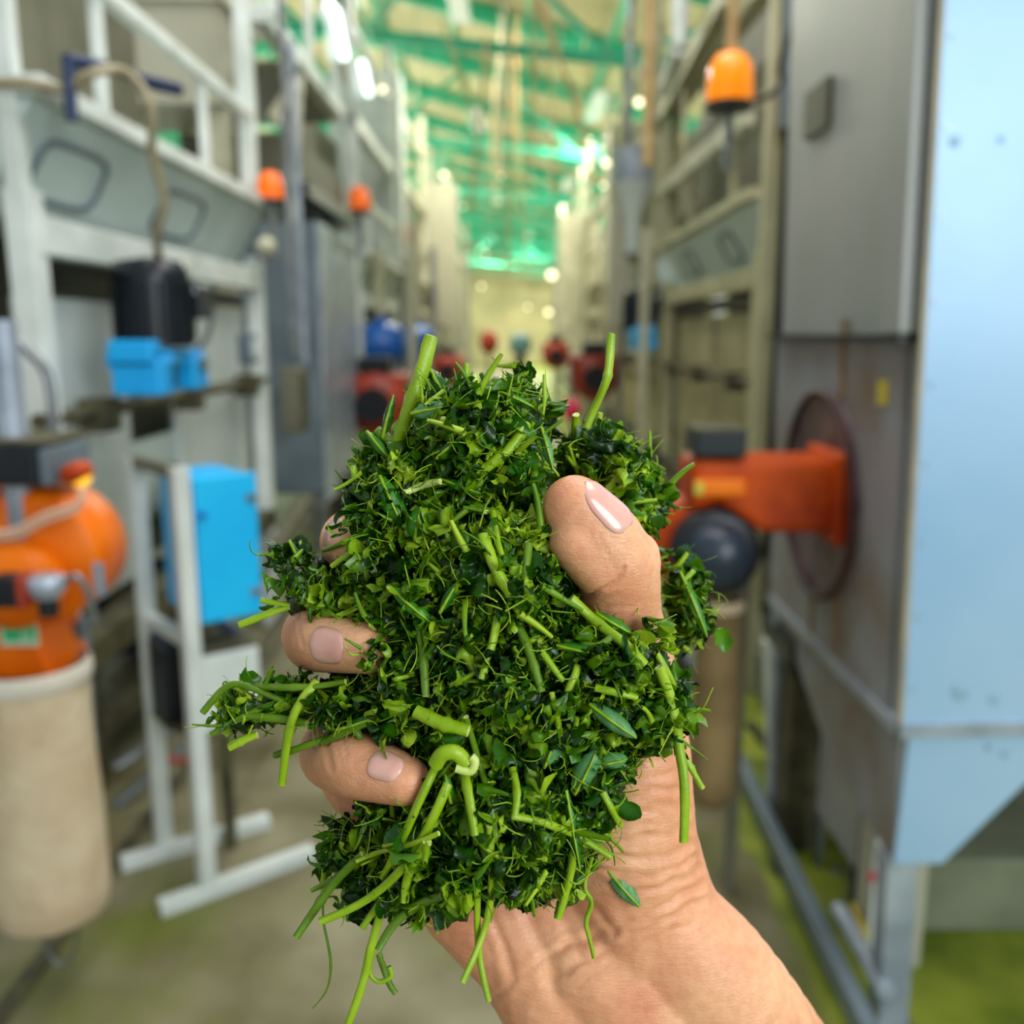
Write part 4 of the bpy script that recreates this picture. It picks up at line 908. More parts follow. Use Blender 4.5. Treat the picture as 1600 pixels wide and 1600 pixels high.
def fit_hand(P, margin=.0015):
    keep = np.ones(len(P), bool)
    for i, p in enumerate(P):
        h = bvh.find_nearest(Vector(p), .012)
        if h[0] is not None:
            v = Vector(p) - h[0]
            if v.dot(h[1]) < margin: keep[i] = False
    return keep
# prototypes of crumpled leaf scraps
def proto_leaf(nu=8, nv_=5, curl=2.0, crumple=.25, twist=.6, asp=.55):
    u = np.linspace(-1, 1, nu); v = np.linspace(-1, 1, nv_); U, V = np.meshgrid(u, v, indexing='ij')
    wid = asp * np.sqrt(np.clip(1.02 - U ** 2, 0, 1)) * (1 + .25 * rs.randn(nu, nv_) * (np.abs(V) > .9))
    X = U.copy(); Y = V * wid; Z = np.zeros_like(X)
    k = curl * rs.uniform(-1, 1); k = k if abs(k) > .3 else .3
    Xc = np.sin(X * k) / k; Zc = (1 - np.cos(X * k)) / k
    k2 = rs.uniform(-3.2, 3.2); k2 = k2 if abs(k2) > .4 else .4
    Yc = np.sin(Y * k2) / k2; Z2 = (1 - np.cos(Y * k2)) / k2
    P = np.stack([Xc, Yc, Zc + Z2], -1)
    tw = twist * rs.uniform(-1, 1) * X; ct, st_ = np.cos(tw), np.sin(tw)
    Yt = P[..., 1] * ct - P[..., 2] * st_; Zt = P[..., 1] * st_ + P[..., 2] * ct; P[..., 1] = Yt; P[..., 2] = Zt
    P += rs.randn(nu, nv_, 3) * crumple * np.array([.35, .45, .8]) * .5
    return P.reshape(-1, 3)
def grid_faces(nu, nv_): return np.array([(i * nv_ + j, (i + 1) * nv_ + j, (i + 1) * nv_ + j + 1, i * nv_ + j + 1) for i in range(nu - 1) for j in range(nv_ - 1)])
def rand_rot(n, N, tang=.9):
    # z axis near surface normal
    z = N + rs.randn(n, 3) * tang; z /= np.linalg.norm(z, axis=1)[:, None]
    x = rs.randn(n, 3); x -= (x * z).sum(1)[:, None] * z; x /= np.linalg.norm(x, axis=1)[:, None]; y = np.cross(z, x)
    return np.stack([x, y, z], -1)   # columns
ALLV = []; ALLF = []; off = 0; FM = []
def emit(protos, faces, P, N, sc, tang, mi):
    global off
    n = len(P); Rm = rand_rot(n, N, tang); pi_ = rs.randint(len(protos), size=n); PV = np.array(protos)[pi_] * sc[:, None, None]
    V = np.einsum('nij,nkj->nki', Rm, PV) + P[:, None, :]
    k_ = V.shape[1]; Fc = faces[None] + (np.arange(n) * k_)[:, None, None] + off
    ALLV.append(V.reshape(-1, 3)); ALLF.append(Fc.reshape(-1, 4)); FM.append(np.full(n * len(faces), mi)); off += n * k_
def place(n, lift=0.0, jit=.0012, amp=.0062):
    P, N = sample_surface(n); L = lump(P); P = P + N * (L * amp + lift + rs.randn(len(P)) * jit)[:, None]
    k_ = fit_hand(P); return P[k_], N[k_]
def proto_crumple(nu, nv_, asp, amp, fr):
    u = np.linspace(-1, 1, nu); v = np.linspace(-1, 1, nv_); U, V = np.meshgrid(u, v, indexing='ij')
    edge = 1 + .22 * np.sin(U * 9 + rs.uniform(0, 6)) * (np.abs(V) > .8) + .1 * rs.randn(nu, nv_) * (np.abs(V) > .95)
    wid = asp * np.sqrt(np.clip(1.03 - U ** 2, 0, 1)) * edge
    X = U.copy(); Y = V * wid
    k2 = rs.choice([-1, 1]) * rs.uniform(1.6, 5.0) / asp * .6; Yc = np.sin(Y * k2) / k2; Zc = (1 - np.cos(Y * k2)) / k2
    k = rs.choice([-1, 1]) * rs.uniform(.5, 1.9); Xc = np.sin(X * k) / k; Zc = Zc + (1 - np.cos(X * k)) / k
    P = np.stack([Xc, Yc, Zc], -1).reshape(-1, 3); Q = np.stack([X, Y, 0 * X], -1).reshape(-1, 3)
    for _ in range(9):
        kv = rs.randn(3); kv /= np.linalg.norm(kv); f = rs.uniform(.6, 1.6) * fr; ph = rs.uniform(0, 6.28)
        w_ = np.sin(Q @ kv * f + ph); w_ = np.sign(w_) * np.abs(w_) ** .8
        P += (w_ * amp / f * 3.0)[:, None] * (rs.randn(3) * [.5, .6, 1.0])
    return P
pcA = [proto_crumple(15, 10, .6, .23, 8) for _ in range(50)]
pcB = [proto_crumple(18, 5, .22, .12, 7) for _ in range(50)]
pcC = [proto_crumple(12, 8, .55, .05, 4) for _ in range(24)]
P, N = place(4400, -.0012, .0008); emit(pcA, grid_faces(15, 10), P, N, rs.uniform(.0024, .0062, len(P)), .6, 0)
P, N = place(4600, .0000, .0010); emit(pcB, grid_faces(18, 5), P, N, rs.uniform(.0024, .0062, len(P)), .9, 0)
P, N = place(260, .0002); emit(pcC, grid_faces(12, 8), P, N, rs.uniform(.003, .0062, len(P)), .5, 1)
pl1 = [proto_leaf(6, 4, 2.4, .22, .8, .5) for _ in range(60)]
P, N = place(3000, -.0002, .0014); emit(pl1, grid_faces(6, 4), P, N, rs.uniform(.0007, .0018, len(P)), 1.0, 0)
# fine shreds: thin curly threads as square-section tubes
def thread(P0, N0, L, r, curl):
    n = 9; d = N0 * .6 + rs.randn(3); d /= np.linalg.norm(d); ax = rs.randn(3); ax /= np.linalg.norm(ax); p = P0.copy(); pts = []
    for i in range(n):
        pts.append(p.copy()); p = p + d * L / n; a = curl / n; d = d * math.cos(a) + np.cross(ax, d) * math.sin(a); d /= np.linalg.norm(d)
    pts = np.array(pts); u = np.cross(d, rs.randn(3)); u /= np.linalg.norm(u); v = np.cross(d, u); v /= np.linalg.norm(v)
    ring = [(u, v, -u, -v)[j] for j in range(4)]; rr_ = r * np.linspace(1, .5, n)
    return np.concatenate([[pts[i] + ring[j] * rr_[i] for j in range(4)] for i in range(n)])
tf = np.array([(i * 4 + j, i * 4 + (j + 1) % 4, (i + 1) * 4 + (j + 1) % 4, (i + 1) * 4 + j) for i in range(8) for j in range(4)])
P, N = place(5600, .0004)
for i in range(len(P)):
    V = thread(P[i], N[i], rs.uniform(.003, .010), rs.uniform(.00010, .00032), rs.uniform(-4, 4)); ALLV.append(V); ALLF.append(tf + off); FM.append(np.full(len(tf), 2)); off += len(V)
# short broken stalks inside the mash, too many to tell apart
P, N = place(420, .0006)
for i in range(len(P)):
    V = thread(P[i], N[i] * .5, rs.uniform(.005, .013), rs.uniform(.0005, .0011), rs.uniform(-.8, .8)); ALLV.append(V); ALLF.append(tf + off); FM.append(np.full(len(tf), 2)); off += len(V)
# scraps strewn along the ragged tail at left
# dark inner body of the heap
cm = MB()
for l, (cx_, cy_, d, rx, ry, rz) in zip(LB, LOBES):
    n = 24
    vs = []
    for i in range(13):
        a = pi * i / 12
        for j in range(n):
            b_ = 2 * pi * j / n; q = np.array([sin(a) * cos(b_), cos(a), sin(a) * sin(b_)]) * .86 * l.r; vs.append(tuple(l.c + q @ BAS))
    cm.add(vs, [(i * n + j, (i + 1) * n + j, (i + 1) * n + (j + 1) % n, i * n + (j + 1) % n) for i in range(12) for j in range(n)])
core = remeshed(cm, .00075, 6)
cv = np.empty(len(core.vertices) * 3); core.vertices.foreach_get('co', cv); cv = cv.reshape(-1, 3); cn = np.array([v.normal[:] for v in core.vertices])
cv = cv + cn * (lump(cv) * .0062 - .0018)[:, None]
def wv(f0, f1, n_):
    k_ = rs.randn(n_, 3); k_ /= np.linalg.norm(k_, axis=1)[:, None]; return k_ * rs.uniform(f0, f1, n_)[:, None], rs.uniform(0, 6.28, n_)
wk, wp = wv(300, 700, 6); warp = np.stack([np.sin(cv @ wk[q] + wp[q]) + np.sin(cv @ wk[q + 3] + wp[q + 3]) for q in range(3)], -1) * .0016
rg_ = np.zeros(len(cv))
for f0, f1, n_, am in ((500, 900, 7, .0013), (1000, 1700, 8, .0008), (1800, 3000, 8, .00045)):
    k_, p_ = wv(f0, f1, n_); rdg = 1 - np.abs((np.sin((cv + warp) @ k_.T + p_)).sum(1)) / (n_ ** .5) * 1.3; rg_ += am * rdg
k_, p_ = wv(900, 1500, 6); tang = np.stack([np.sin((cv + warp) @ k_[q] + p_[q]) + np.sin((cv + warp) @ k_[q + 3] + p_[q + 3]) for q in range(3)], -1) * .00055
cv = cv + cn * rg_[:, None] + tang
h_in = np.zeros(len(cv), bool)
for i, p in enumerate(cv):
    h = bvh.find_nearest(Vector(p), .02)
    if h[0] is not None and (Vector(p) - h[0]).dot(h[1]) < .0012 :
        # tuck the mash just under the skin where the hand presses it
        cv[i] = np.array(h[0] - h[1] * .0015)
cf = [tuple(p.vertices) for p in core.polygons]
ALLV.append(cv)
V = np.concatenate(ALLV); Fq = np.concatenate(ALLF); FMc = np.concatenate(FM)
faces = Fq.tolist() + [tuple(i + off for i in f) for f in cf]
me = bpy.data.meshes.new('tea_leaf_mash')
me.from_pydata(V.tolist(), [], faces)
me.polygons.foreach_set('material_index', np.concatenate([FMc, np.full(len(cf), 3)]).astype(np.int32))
me.polygons.foreach_set('use_smooth', np.ones(len(me.polygons), bool))
def leaf_material(name, cols, rough=.34, transl=.25, spec=.5):
    m = bpy.data.materials.new(name); m.use_nodes = True; nt = m.node_tree; b = nt.nodes['Principled BSDF']; spec *= .75
    g = nt.nodes.new('ShaderNodeNewGeometry'); r = nt.nodes.new('ShaderNodeValToRGB'); e = r.color_ramp.elements
    e[0].position = 0; e[0].color = lin(cols[0]); e[1].position = 1; e[1].color = lin(cols[-1])
    for i, c_ in enumerate(cols[1:-1]): q = e.new((i + 1) / (len(cols) - 1)); q.color = lin(c_)
    tc = nt.nodes.new('ShaderNodeTexCoord'); n = nt.nodes.new('ShaderNodeTexNoise'); n.inputs['Scale'].default_value = 110; n.inputs['Detail'].default_value = 6; nt.links.new(tc.outputs['Object'], n.inputs['Vector'])
    ma = nt.nodes.new('ShaderNodeMath'); ma.operation = 'MULTIPLY_ADD'; ma.inputs[1].default_value = 1.3; ma.inputs[2].default_value = -.68; nt.links.new(n.outputs[0], ma.inputs[0])
    ad = nt.nodes.new('ShaderNodeMath'); ad.operation = 'ADD'; ad.use_clamp = True; nt.links.new(g.outputs['Random Per Island'], ad.inputs[0]); nt.links.new(ma.outputs[0], ad.inputs[1])
    nt.links.new(ad.outputs[0], r.inputs[0]); nt.links.new(r.outputs[0], b.inputs['Base Color'])
    b.inputs['Roughness'].default_value = rough; b.inputs['Specular IOR Level'].default_value = spec
    n2 = nt.nodes.new('ShaderNodeTexNoise'); n2.inputs['Scale'].default_value = 1400; nt.links.new(tc.outputs['Object'], n2.inputs['Vector'])
    bp = nt.nodes.new('ShaderNodeBump'); bp.inputs['Strength'].default_value = .35; bp.inputs['Distance'].default_value = .0003; nt.links.new(n2.outputs[0], bp.inputs['Height']); nt.links.new(bp.outputs[0], b.inputs['Normal'])
    if transl:
        tr = nt.nodes.new('ShaderNodeBsdfTranslucent'); nt.links.new(r.outputs[0], tr.inputs[0]); ms = nt.nodes.new('ShaderNodeMixShader'); ms.inputs[0].default_value = transl
        out = nt.nodes['Material Output']; nt.links.new(b.outputs[0], ms.inputs[1]); nt.links.new(tr.outputs[0], ms.inputs[2]); nt.links.new(ms.outputs[0], out.inputs[0])
    return m
M['mash'] = leaf_material('wet_leaf_scraps', [(12, 42, 2), (28, 72, 2), (58, 106, 5), (106, 148, 10), (170, 200, 42)], .27)
M['mash2'] = leaf_material('leaf_blade_scraps', [(28, 80, 12), (52, 112, 12), (86, 142, 22), (88, 140, 66)], .25)
M['thread'] = leaf_material('stalk_shreds', [(84, 132, 8), (128, 168, 18), (172, 200, 50)], .4, .15)
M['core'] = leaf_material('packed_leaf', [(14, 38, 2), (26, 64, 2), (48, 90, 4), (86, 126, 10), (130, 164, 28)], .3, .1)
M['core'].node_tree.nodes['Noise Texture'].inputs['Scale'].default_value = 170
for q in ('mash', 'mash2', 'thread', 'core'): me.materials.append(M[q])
mash = bpy.data.objects.new('tea_leaf_mash', me); COL.objects.link(mash)
tag(mash, 'clump of wet chopped and rolled green tea leaf gripped in the hand', 'tea leaves', kind='stuff')

# ---------------- individual stems
M['stem'] = leaf_material('fresh_stem', [(92, 132, 4), (132, 166, 16), (172, 194, 56)], .36, 0)
M['stemd'] = leaf_material('dull_stem', [(56, 92, 6), (84, 118, 10), (112, 144, 18)], .42, 0)
M['stemp'] = leaf_material('pale_stem', [(170, 196, 80), (190, 208, 104), (206, 214, 130)], .4, 0)
M['pith'] = mat('cut_pith', (206, 216, 130), (176, 190, 90), .6, scale=900)
STEMS = [  # polyline px, width px, material, depth lift mm, label
 ([(674, 526), (657, 588), (634, 655), (618, 700)], 25, 'stem', 2, 'thick green stem sticking up at the upper left of the heap'),
 ([(955, 522), (951, 575), (945, 602), (926, 645), (905, 700)], 15, 'stem', 4, 'longest upright stem, knobbly, standing above the thumb'),
 ([(742, 592), (745, 630), (750, 690)], 17, 'stem', 1, 'upright stem at the top centre of the heap'),
 ([(729, 568), (730, 610)], 10, 'stem', 0, 'thin frayed stem tip beside the top centre stem'),
 ([(822, 664), (805, 690), (786, 712)], 21, 'stem', 3, 'short slanting stalk near the top right of the heap'),
 ([(790, 705), (768, 725), (745, 745)], 18, 'stem', 2, 'stalk slanting down-left below the top right stalk'),
 ([(755, 836), (770, 880), (795, 925), (818, 966)], 21, 'stem', 4, 'smooth thick stem slanting across the centre of the heap, above a dark gap'),
 ([(374, 977), (410, 962), (452, 948)], 13, 'stem', 1, 'lone stem pointing out left above the middle finger'),
 ([(408, 938), (452, 946)], 10, 'stem', 1, 'short stub just above the lone left stem'),
 ([(496, 1065), (470, 1095), (452, 1140), (440, 1226)], 16, 'stem', 5, 'bright bent stem hanging down in front of the left tail'),
 ([(317, 1114), (345, 1080), (370, 1068), (410, 1082), (450, 1100)], 13, 'stemd', 3, 'arched stem at the left tip of the tail'),
 ([(300, 1132), (345, 1134), (400, 1120), (450, 1108)], 6, 'stemd', 2, 'thinnest dark thread ending the left tail'),
 ([(358, 1168), (380, 1156), (402, 1148)], 16, 'stem', 2, 'short cut stalk under the left tail'),
 ([(400, 1072), (440, 1074), (500, 1072), (540, 1065)], 12, 'stemd', 2, 'stem lying along the top of the left tail'),
 ([(384, 1118), (430, 1122), (480, 1130)], 15, 'stemd', 3, 'stem lying along the middle of the left tail'),
 ([(330, 1148), (360, 1130), (400, 1110), (440, 1095)], 11, 'stemd', 1, 'flat stem crossing the left tail slantwise'),
 ([(505, 1160), (545, 1140), (600, 1120)], 15, 'stemd', 3, 'stem along the lower edge of the left tail, over the ring finger'),
 ([(430, 1180), (470, 1168), (520, 1150)], 13, 'stemd', 1, 'stem under the left tail beside the ring finger knuckle'),
 ([(650, 1112), (690, 1130), (732, 1142)], 25, 'stem', 5, 'pale thick split chunk at the centre left of the heap'),
 ([(1030, 1042), (1050, 1100), (1062, 1170), (1070, 1230), (1068, 1315)], 20, 'stem', 5, 'longest hanging stem, down the right side over the thumb base'),
 ([(1025, 1018), (1045, 1055), (1066, 1098)], 12, 'stem', 4, 'slim stem with a brown node beside the long right stem'),
 ([(1070, 1182), (1085, 1210), (1098, 1232)], 12, 'stem', 5, 'short stem projecting right of the long hanging stem'),
 ([(903, 1040), (893, 1070), (868, 1122)], 15, 'stem', 4, 'jointed stem slanting down-left right of centre'),
 ([(862, 1082), (872, 1130), (886, 1194)], 11, 'stem', 4, 'thin pale stem with a cut lower end right of centre'),
 ([(848, 1020), (862, 1040), (880, 1064)], 12, 'stem', 3, 'short stub above the jointed stem'),
 ([(892, 935), (930, 970), (975, 1005), (1008, 1038)], 18, 'stem', 4, 'thick stem lying across below the thumb pad'),
 ([(800, 1275), (850, 1285), (905, 1308), (955, 1340)], 14, 'stem', 4, 'stem lying slantwise at the lower right of the heap'),
 ([(722, 1190), (732, 1240), (742, 1305)], 18, 'stem', 5, 'stem hanging from the pale bud at the lower centre'),
 ([(688, 1182), (665, 1230), (630, 1310), (598, 1370)], 17, 'stem', 5, 'long stem slanting down-left from the pale bud'),
 ([(700, 1225), (680, 1270), (640, 1345), (575, 1405), (500, 1440)], 19, 'stem', 6, 'long flattened stem sweeping to the lower left'),
 ([(568, 1335), (525, 1375), (490, 1425), (462, 1465)], 17, 'stemd', 5, 'lowest left stem pointing down to a cut end'),
 ([(686, 1302), (640, 1320), (590, 1332), (556, 1346)], 10, 'stem', 7, 'thin stem crossing the long slanting stems'),
 ([(668, 1316), (648, 1345), (636, 1375), (632, 1410)], 19, 'stem', 7, 'bright curved stem with a split end, bottom left of centre'),
 ([(728, 1120), (748, 1190), (765, 1250), (775, 1308)], 12, 'stemd', 3, 'stem running down the middle of the heap'),
 ([(765, 1290), (768, 1390), (755, 1460), (722, 1536)], 14, 'stem', 3, 'long stem hanging below the heap, curving to the left'),
 ([(748, 1365), (745, 1430), (750, 1500), (764, 1565)], 13, 'stem', 2, 'long stem hanging below the heap over the wrist'),
 ([(596, 1420), (580, 1480), (566, 1540), (542, 1605)], 17, 'stem', 3, 'lowest hanging stem, leaving the bottom of the frame'),
 ([(690, 1400), (650, 1415), (615, 1445), (590, 1485)], 17, 'stemd', 4, 'stem curving left above the lowest hanging stem'),
 ([(592, 1490), (605, 1530), (618, 1552)], 12, 'stemd', 2, 'dark frayed stub below the curl at the bottom'),
 ([(508, 1330), (506, 1370), (504, 1400)], 10, 'stem', 3, 'small pale pointed sliver at the lower left edge'),
 ([(566, 1450), (600, 1400), (625, 1360)], 14, 'stem', 4, 'short stem among the lower left bundle'),
 ([(506, 1400), (505, 1440), (517, 1500), (512, 1545), (488, 1576)], 5, 'stemd', 2, 'thin ribbon trailing at the lower left'),
 ([(942, 1238), (956, 1265), (970, 1290)], 13, 'stem', 3, 'short stem poking onto the palm at lower right'),
 ([(897, 1325), (888, 1380), (872, 1435)], 17, 'stem', 3, 'broken leafy stem over the palm heel'),
 ([(925, 1340), (912, 1385), (925, 1410), (915, 1440), (922, 1470), (928, 1497)], 9, 'stem', 1, 'twisted curly tendril hanging over the palm'),
 ([(778, 960), (768, 1010), (752, 1062)], 16, 'stem', 3, 'stem hanging from the lower end of the central stem'),
 ([(655, 975), (662, 1030), (665, 1088)], 16, 'stemd', 2, 'dull upright stem left of centre below the rolled leaf'),
 ([(826, 850), (822, 885), (818, 922)], 16, 'stemd', 3, 'short upright stub left of the thumb pad'),
 ([(806, 970), (828, 1020), (846, 1080)], 17, 'stemd', 1, 'dark stem slanting down beside the central gap'),
 ([(850, 585), (851, 620), (848, 655)], 8, 'stem', 2, 'thin dark pointed sliver upright at the top right'),
 ([(900, 648), (897, 680), (894, 705)], 13, 'stem', 4, 'short upright stub left of the longest upright stem'),
 ([(938, 645), (930, 680), (925, 705)], 11, 'stem', 3, 'short upright stub right of the longest upright stem'),
 ([(958, 684), (958, 720)], 12, 'stem', 3, 'leafy stub at the top of the bunch behind the thumb'),
 ([(987, 682), (968, 700)], 9, 'stem', 3, 'tiny stub pointing up-right behind the thumb'),
 ([(1024, 802), (1000, 806), (975, 800)], 12, 'stem', 4, 'cut stub pointing right beside the thumb knuckle, lower one'),
 ([(1018, 788), (995, 798)], 10, 'stem', 4, 'cut stub pointing right beside the thumb knuckle, upper one'),
 ([(1074, 864), (1058, 885), (1045, 892)], 9, 'stem', 4, 'small stub at the top of the bunch right of the thumb'),
 ([(1084, 892), (1068, 908)], 9, 'stem', 4, 'second small stub right of the thumb'),
 ([(1068, 1010), (1080, 1020)], 9, 'stem', 4, 'lowest small stub right of the thumb'),
 ([(552, 728), (555, 760)], 11, 'stem', 2, 'stub poking up at the left edge above the index finger'),
 ([(588, 672), (612, 690)], 18, 'stemd', 3, 'blunt stub at the upper left edge'),
 ([(632, 770), (655, 760), (688, 752)], 13, 'stemp', 5, 'pale frayed sliver at the upper left of the heap'),
 ([(690, 655), (732, 662)], 11, 'stemp', 4, 'pale cream-ended stub near the top of the heap'),
 ([(505, 860), (545, 845), (580, 825)], 9, 'stemd', 6, 'thin stem crossing the index fingertip, upper one'),
 ([(518, 885), (545, 865), (575, 845)], 9, 'stem', 7, 'thin stem crossing the index fingertip, lower one'),
 ([(700, 820), (740, 790), (760, 800)], 12, 'stemd', 2, 'short stalk left of centre in the upper heap'),
 ([(770, 800), (778, 850), (785, 870)], 12, 'stem', 2, 'short stalk just above the central stem'),
 ([(800, 1200), (808, 1240), (803, 1278)], 16, 'stem', 4, 'upright stalk with ragged bits right of the pale bud'),
 ([(960, 990), (935, 1010), (912, 1005)], 13, 'stemd', 3, 'short stub below the thumb pad'),
 ([(930, 1075), (965, 1082), (995, 1090)], 14, 'stem', 4, 'short stub above the large right leaf'),
]
ST_N = 0
def stem(pl, wpx, mt, lift, label):
    pts = []; last = None
    fd = [front_depth(x, y) for x, y in pl]
    if all(d is None for d in fd) and not any(q in label for q in ('longest upright', 'tail', 'lone left', 'pointing out left', 'index')):
        fd = [surf_depth(x, y) for x, y in pl]
    known = [d for d in fd if d is not None]; dflt = min(known) if known else .228
    if 'behind the thumb' in label or 'beside the thumb knuckle' in label or 'longest upright' in label: dflt = .238
    if 'right of the thumb' in label: dflt = .255
    if 'index fingertip' in label: dflt = .224
    if 'left tail' in label: dflt = .224
    for i, d in enumerate(fd):
        if d is None:
            nb = [q for q in (fd[i - 1] if i else None, fd[i + 1] if i + 1 < len(fd) else None) if q]
            d = nb[0] if nb else dflt
            d = min(max(d, dflt - .004), .262)
        pts.append(at_d(pl[i][0], pl[i][1], d - lift * .0006))
    # never inside the hand
    P = spline(pts, 6); r = wpx * .5 * pts[0].y / F * 1.0
    out = []
    for p in P:
        h = bvh.find_nearest(p, .02)
        if h[0] is not None:
            s = (p - h[0]).dot(h[1])
            if s < r: p = p + (CAM - p).normalized() * min((r - s) * 1.3, .012)
        out.append(p)
    for _ in range(3): out = [out[0]] + [(out[i - 1] + out[i] * 2 + out[i + 1]) / 4 for i in range(1, len(out) - 1)] + [out[-1]]
    n = 12; k = len(out); vs = []; rng = random.Random(hash(label) % 9999 if False else len(label) * 31 + int(pl[0][0]))
    t0 = (out[1] - out[0]).normalized(); u = t0.orthogonal().normalized()
    node = rng.uniform(.3, .8)
    for i, p in enumerate(out):
        t = (out[min(i + 1, k - 1)] - out[max(i - 1, 0)]).normalized(); u = (u - t * u.dot(t)).normalized(); v = t.cross(u)
        s = i / (k - 1); taper = 1.0 - .25 * abs(s - .3); bulge = 1 + .22 * math.exp(-((s - node) / .035) ** 2)
        if wpx < 9: taper = .4 + .6 * sin(pi * min(.95, s + .05))
        for j in range(n):
            a = 2 * pi * j / n; q = r * taper * bulge * (1 + .07 * sin(3 * a + s * 9) + rng.uniform(-.05, .05))
            vs.append(p + (u * cos(a) + v * sin(a) * .85) * q)
    mb = MB(); mb.add(vs, [(i * n + j, i * n + (j + 1) % n, (i + 1) * n + (j + 1) % n, (i + 1) * n + j) for i in range(k - 1) for j in range(n)], True)
    base = out[-1]
    o = mb.build('tea_stalk', M[mt], origin=base); tag(o, label, 'stem')
    # cut ends as parts
    for idx, e in ((0, 0), (k - 1, k - 1)):
        cc = out[e]; tdir = (out[1] - out[0]).normalized() * -1 if e == 0 else (out[-1] - out[-2]).normalized()
        ringv = vs[e * n:(e + 1) * n]; inner = [cc + (q - cc) * .72 + tdir * r * .08 for q in ringv]
        m2 = MB(); m2.add([q for q in ringv] + inner + [cc - tdir * r * .1], [(j, (j + 1) % n, n + (j + 1) % n, n + j) for j in range(n)] + [(n + j, n + (j + 1) % n, 2 * n) for j in range(n)])
        m2.build('cut_end', M['pith'], o)
    return o
for s in STEMS: stem(*s)

# ---------------- individual leaves large enough to pick out
M['leaf'] = leaf_material('leaf_blade', [(40, 110, 24), (60, 134, 30), (82, 150, 40)], .3, .2)
M['leafg'] = leaf_material('grey_green_leaf_back', [(70, 132, 70), (92, 150, 88), (112, 164, 104)], .4, .15)
M['leafd'] = leaf_material('dark_leaf_blade', [(20, 74, 22), (36, 100, 26), (50, 118, 34)], .26, .15)
def leaf(cx_, cy_, L, W, ang, mt, label, curl=.8, fold=.5, tilt=0.3, lift=4, depth=None, torn=.12, seed=0):
    rg = random.Random(seed + int(cx_)); d = depth or (surf_depth(cx_, cy_) or .226); d -= lift * .0006
    S = d / F; c = at_d(cx_, cy_, d); a = radians(ang)
    ax = RT * cos(a) + UP * sin(a); nn = -FW; wd = nn.cross(ax)
    ax = (ax + nn * tilt * .4).normalized(); nn = ax.cross(wd) * -1 if ax.cross(wd).dot(-FW) < 0 else ax.cross(wd)
    nu, nv_ = 22, 11; vs = []
    for i in range(nu + 1):
        s = i / nu; x = (s - .5) * L * S; prof = (sin(pi * min(1, s * .94 + .04)) ** .75)
        for j in range(nv_):
            q = -1 + 2 * j / (nv_ - 1); ser = 1 + (.07 if i % 2 else 0) * (abs(q) > .9) + rg.uniform(-torn, torn) * (abs(q) > .9)
            y_ = q * W / 2 * S * prof * ser
            kk = curl * 2.2; xx = sin((s - .5) * kk) / kk * L * S if kk else x; zz = -(1 - cos((s - .5) * kk)) / kk * L * S if kk else 0
            ff = fold * 2.2; th = q * ff * .9; rad = W / 2 * S * prof / max(ff * .9, .01)
            yy = sin(th) * rad * (y_ / (q * W / 2 * S * prof) if abs(q) > .01 and prof > .01 else 1); z2 = -(1 - cos(th)) * rad
            z3 = .018 * W * S * sin(s * 19 + q * 4) + (.012 * W * S if abs(q) < .1 else 0)
            vs.append(c + ax * xx + wd * yy + nn * (zz + z2 + z3))
    mb = MB(); mb.add(vs, [(i * nv_ + j, (i + 1) * nv_ + j, (i + 1) * nv_ + j + 1, i * nv_ + j + 1) for i in range(nu) for j in range(nv_ - 1)], True)
    o = mb.build('tea_leaf', M[mt], origin=c); tag(o, label, 'leaf'); sd = o.modifiers.new('s', 'SOLIDIFY'); sd.thickness = .00025
    m2 = MB().tube([vs[i * nv_ + nv_ // 2] + nn * .0002 for i in range(nu + 1)], [.00045 * (1 - .6 * i / nu) for i in range(nu + 1)], 6)
    m2.build('midrib', M['stem'], o)
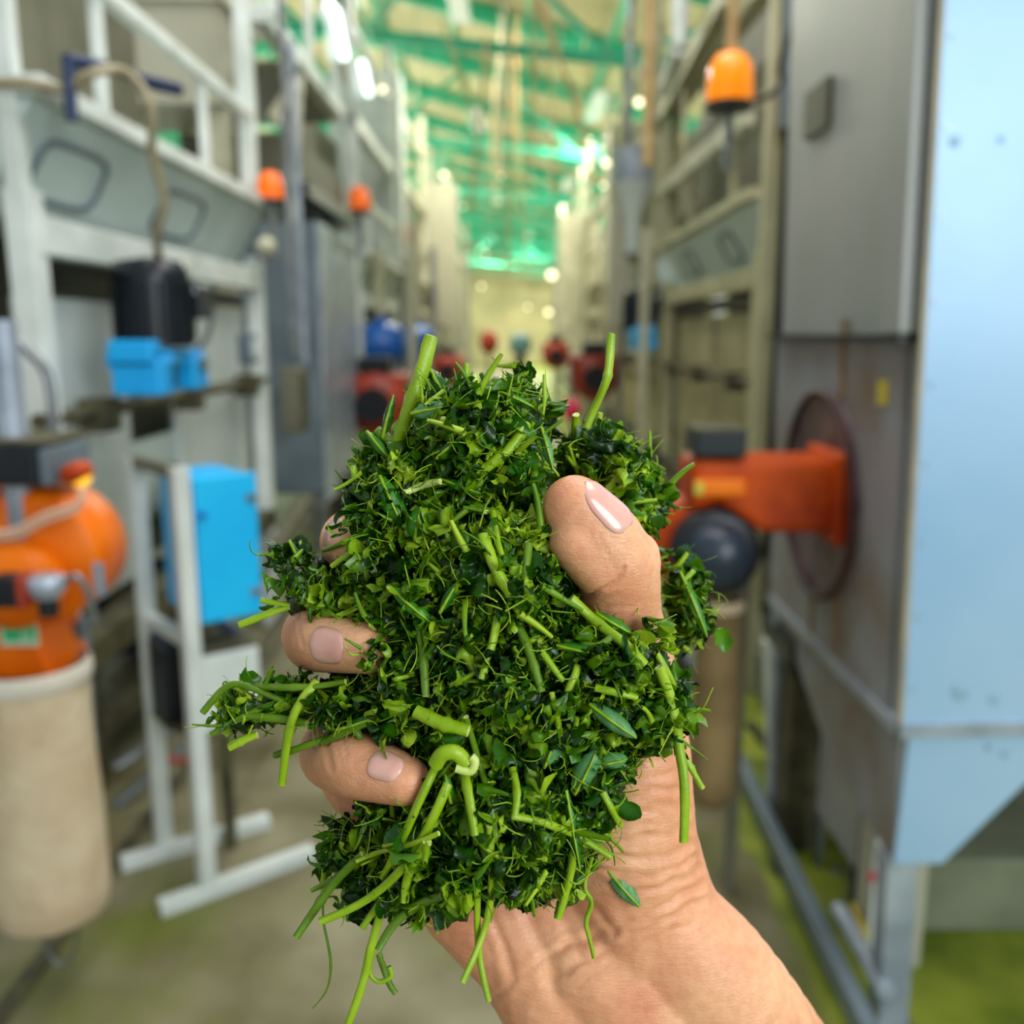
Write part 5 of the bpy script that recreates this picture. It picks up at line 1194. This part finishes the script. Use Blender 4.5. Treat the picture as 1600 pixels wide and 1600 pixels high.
LEAVES = [
 (640, 945, 92, 66, -40, 'leaf', 'broad rolled leaf at the left of the heap, beside the middle finger', .5, 1.3, .4, 6),
 (652, 820, 62, 66, 80, 'leaf', 'rounded fold of leaf left of centre in the upper heap', .7, .9, .2, 4),
 (612, 785, 96, 40, -65, 'leaf', 'narrow pointed leaf with a clear rib at the upper left', .3, .5, .2, 4),
 (958, 1128, 92, 52, -35, 'leafg', 'smooth grey-green folded leaf at the right of the heap', .4, .9, .3, 5),
 (915, 1210, 80, 46, 65, 'leafg', 'grey-green leaf standing on edge at lower right', .4, .6, .3, 5),
 (955, 1192, 60, 44, 10, 'leafg', 'curled-over leaf tip at the lower right edge', .9, .8, .3, 6),
 (975, 1390, 76, 30, -48, 'leafg', 'torn grey-green leaf tip lying on the wrist', .3, .4, .2, 3),
 (684, 598, 62, 40, -60, 'leafd', 'dark curled leaf beside the thick upper left stem', .6, .9, .3, 3),
 (672, 640, 66, 40, 10, 'leafg', 'shiny pale leaf fold near the top of the heap', .5, .7, .2, 4),
 (606, 650, 70, 26, 75, 'leafd', 'upright dark leaf at the upper left edge', .3, .9, .2, 3),
 (590, 695, 60, 24, -50, 'leaf', 'small leaf curling out at the upper left edge', .5, .7, .2, 3),
 (820, 1255, 76, 56, 30, 'leaf', 'rounded green leaf face at the lower right of centre', .4, .6, .2, 3),
 (860, 1175, 60, 46, 70, 'leafg', 'small pale leaf face right of the pale bud', .5, .6, .2, 4),
 (1085, 945, 110, 22, -68, 'leaf', 'long narrow leaf strip hanging right of the thumb', .25, .5, .2, 5),
 (895, 1295, 130, 26, -80, 'leafd', 'long dark leaf blade hanging at the lower right', .2, .7, .2, 4),
 (880, 1410, 60, 20, 65, 'leaf', 'small leaf shred below the heap over the palm', .3, .6, .2, 3),
 (905, 1302, 90, 34, -20, 'leafg', 'bluish leaf under the slanting lower right stem', .4, .8, .2, 3),
 (625, 1315, 64, 60, 20, 'leafd', 'dark rounded leaf at the lower left of the heap', .6, .5, .2, 2),
 (568, 1300, 74, 16, 65, 'leafg', 'thin pale leaf sliver at the lower left edge', .3, .6, .2, 4),
 (912, 1018, 90, 42, -10, 'leaf', 'folded light green leaf right of centre below the thumb', .5, 1.0, .3, 4),
 (960, 975, 70, 36, -30, 'leaf', 'crumpled light leaf against the thumb pad', .6, 1.0, .3, 4),
 (700, 1235, 50, 26, 100, 'leaf', 'small leaf tucked below the pale bud', .6, .8, .3, 3),
 (545, 975, 90, 26, -30, 'leafd', 'dark pointed leaf reaching over the middle finger', .3, .8, .2, 8),
 (610, 1175, 110, 24, -55, 'leafd', 'dark folded leaf edge across the ring finger', .3, .8, .2, 9),
 (686, 1440, 70, 32, 80, 'leafd', 'ragged dark leaf scrap dangling below the heap', 1.0, 1.1, .3, 3),
 (855, 700, 70, 22, -75, 'leafg', 'narrow pale leaf edge at the right of the top lobe', .3, .7, .2, 3),
 (1040, 1000, 60, 18, 60, 'stem', 'small frayed leaf at the right thumb edge', .4, .7, .2, 2),
 (465, 870, 60, 18, -60, 'leafd', 'dark upright leaf shred at the far left lobe', .4, .8, .2, 2),
 (720, 760, 70, 30, -20, 'leaf', 'folded leaf in the middle of the upper heap', .6, .9, .3, 3),
 (700, 935, 60, 30, 60, 'leafd', 'dark leaf fold left of the central gap', .6, .9, .3, 3),
 (560, 1130, 80, 24, 20, 'leafd', 'dark leaf lying along the lower side of the tail', .5, .8, .3, 3),
 (700, 700, 56, 30, 40, 'leafd', 'small dark leaf in the upper left of the top lobe', .7, .9, .3, 3),
 (800, 620, 76, 20, -25, 'leaf', 'curved leaf blade along the top of the heap', .5, .8, .3, 4),
]
for l in LEAVES: leaf(*l[:6], l[6], l[7], l[8], l[9], l[10])
# pale bud joint
c = at_d(700, 1180, (front_depth(700, 1180) or .215) - .004)
t = thing('tea_bud', 'pale green bud joint where several stems meet, lower centre', 'bud', tuple(c))
MB().tube(spline([at_d(680, 1195, .2), at_d(692, 1178, .199), at_d(712, 1176, .199), at_d(728, 1192, .2)]), [.0014] * 3 + [.0019] * 13 + [.0014] * 3 if False else .0017, 12).build('bud_body', M['stem'], t)
MB().tube(spline([at_d(712, 1200, .199), at_d(735, 1205, .199), at_d(742, 1190, .199), at_d(736, 1182, .199)]), .0010, 10).build('tendril', M['stemp'], t)
# curly tendril at the bottom
hs = spline([at_d(580, 1490, .222), at_d(578, 1520, .222), at_d(592, 1534, .222), at_d(611, 1525, .222), at_d(608, 1510, .222)])
tag(MB().tube(hs, .0006, 8).build('tendril', M['stem'], origin=hs[0]), 'looped pale tendril at the bottom of the lower left stems', 'tendril')
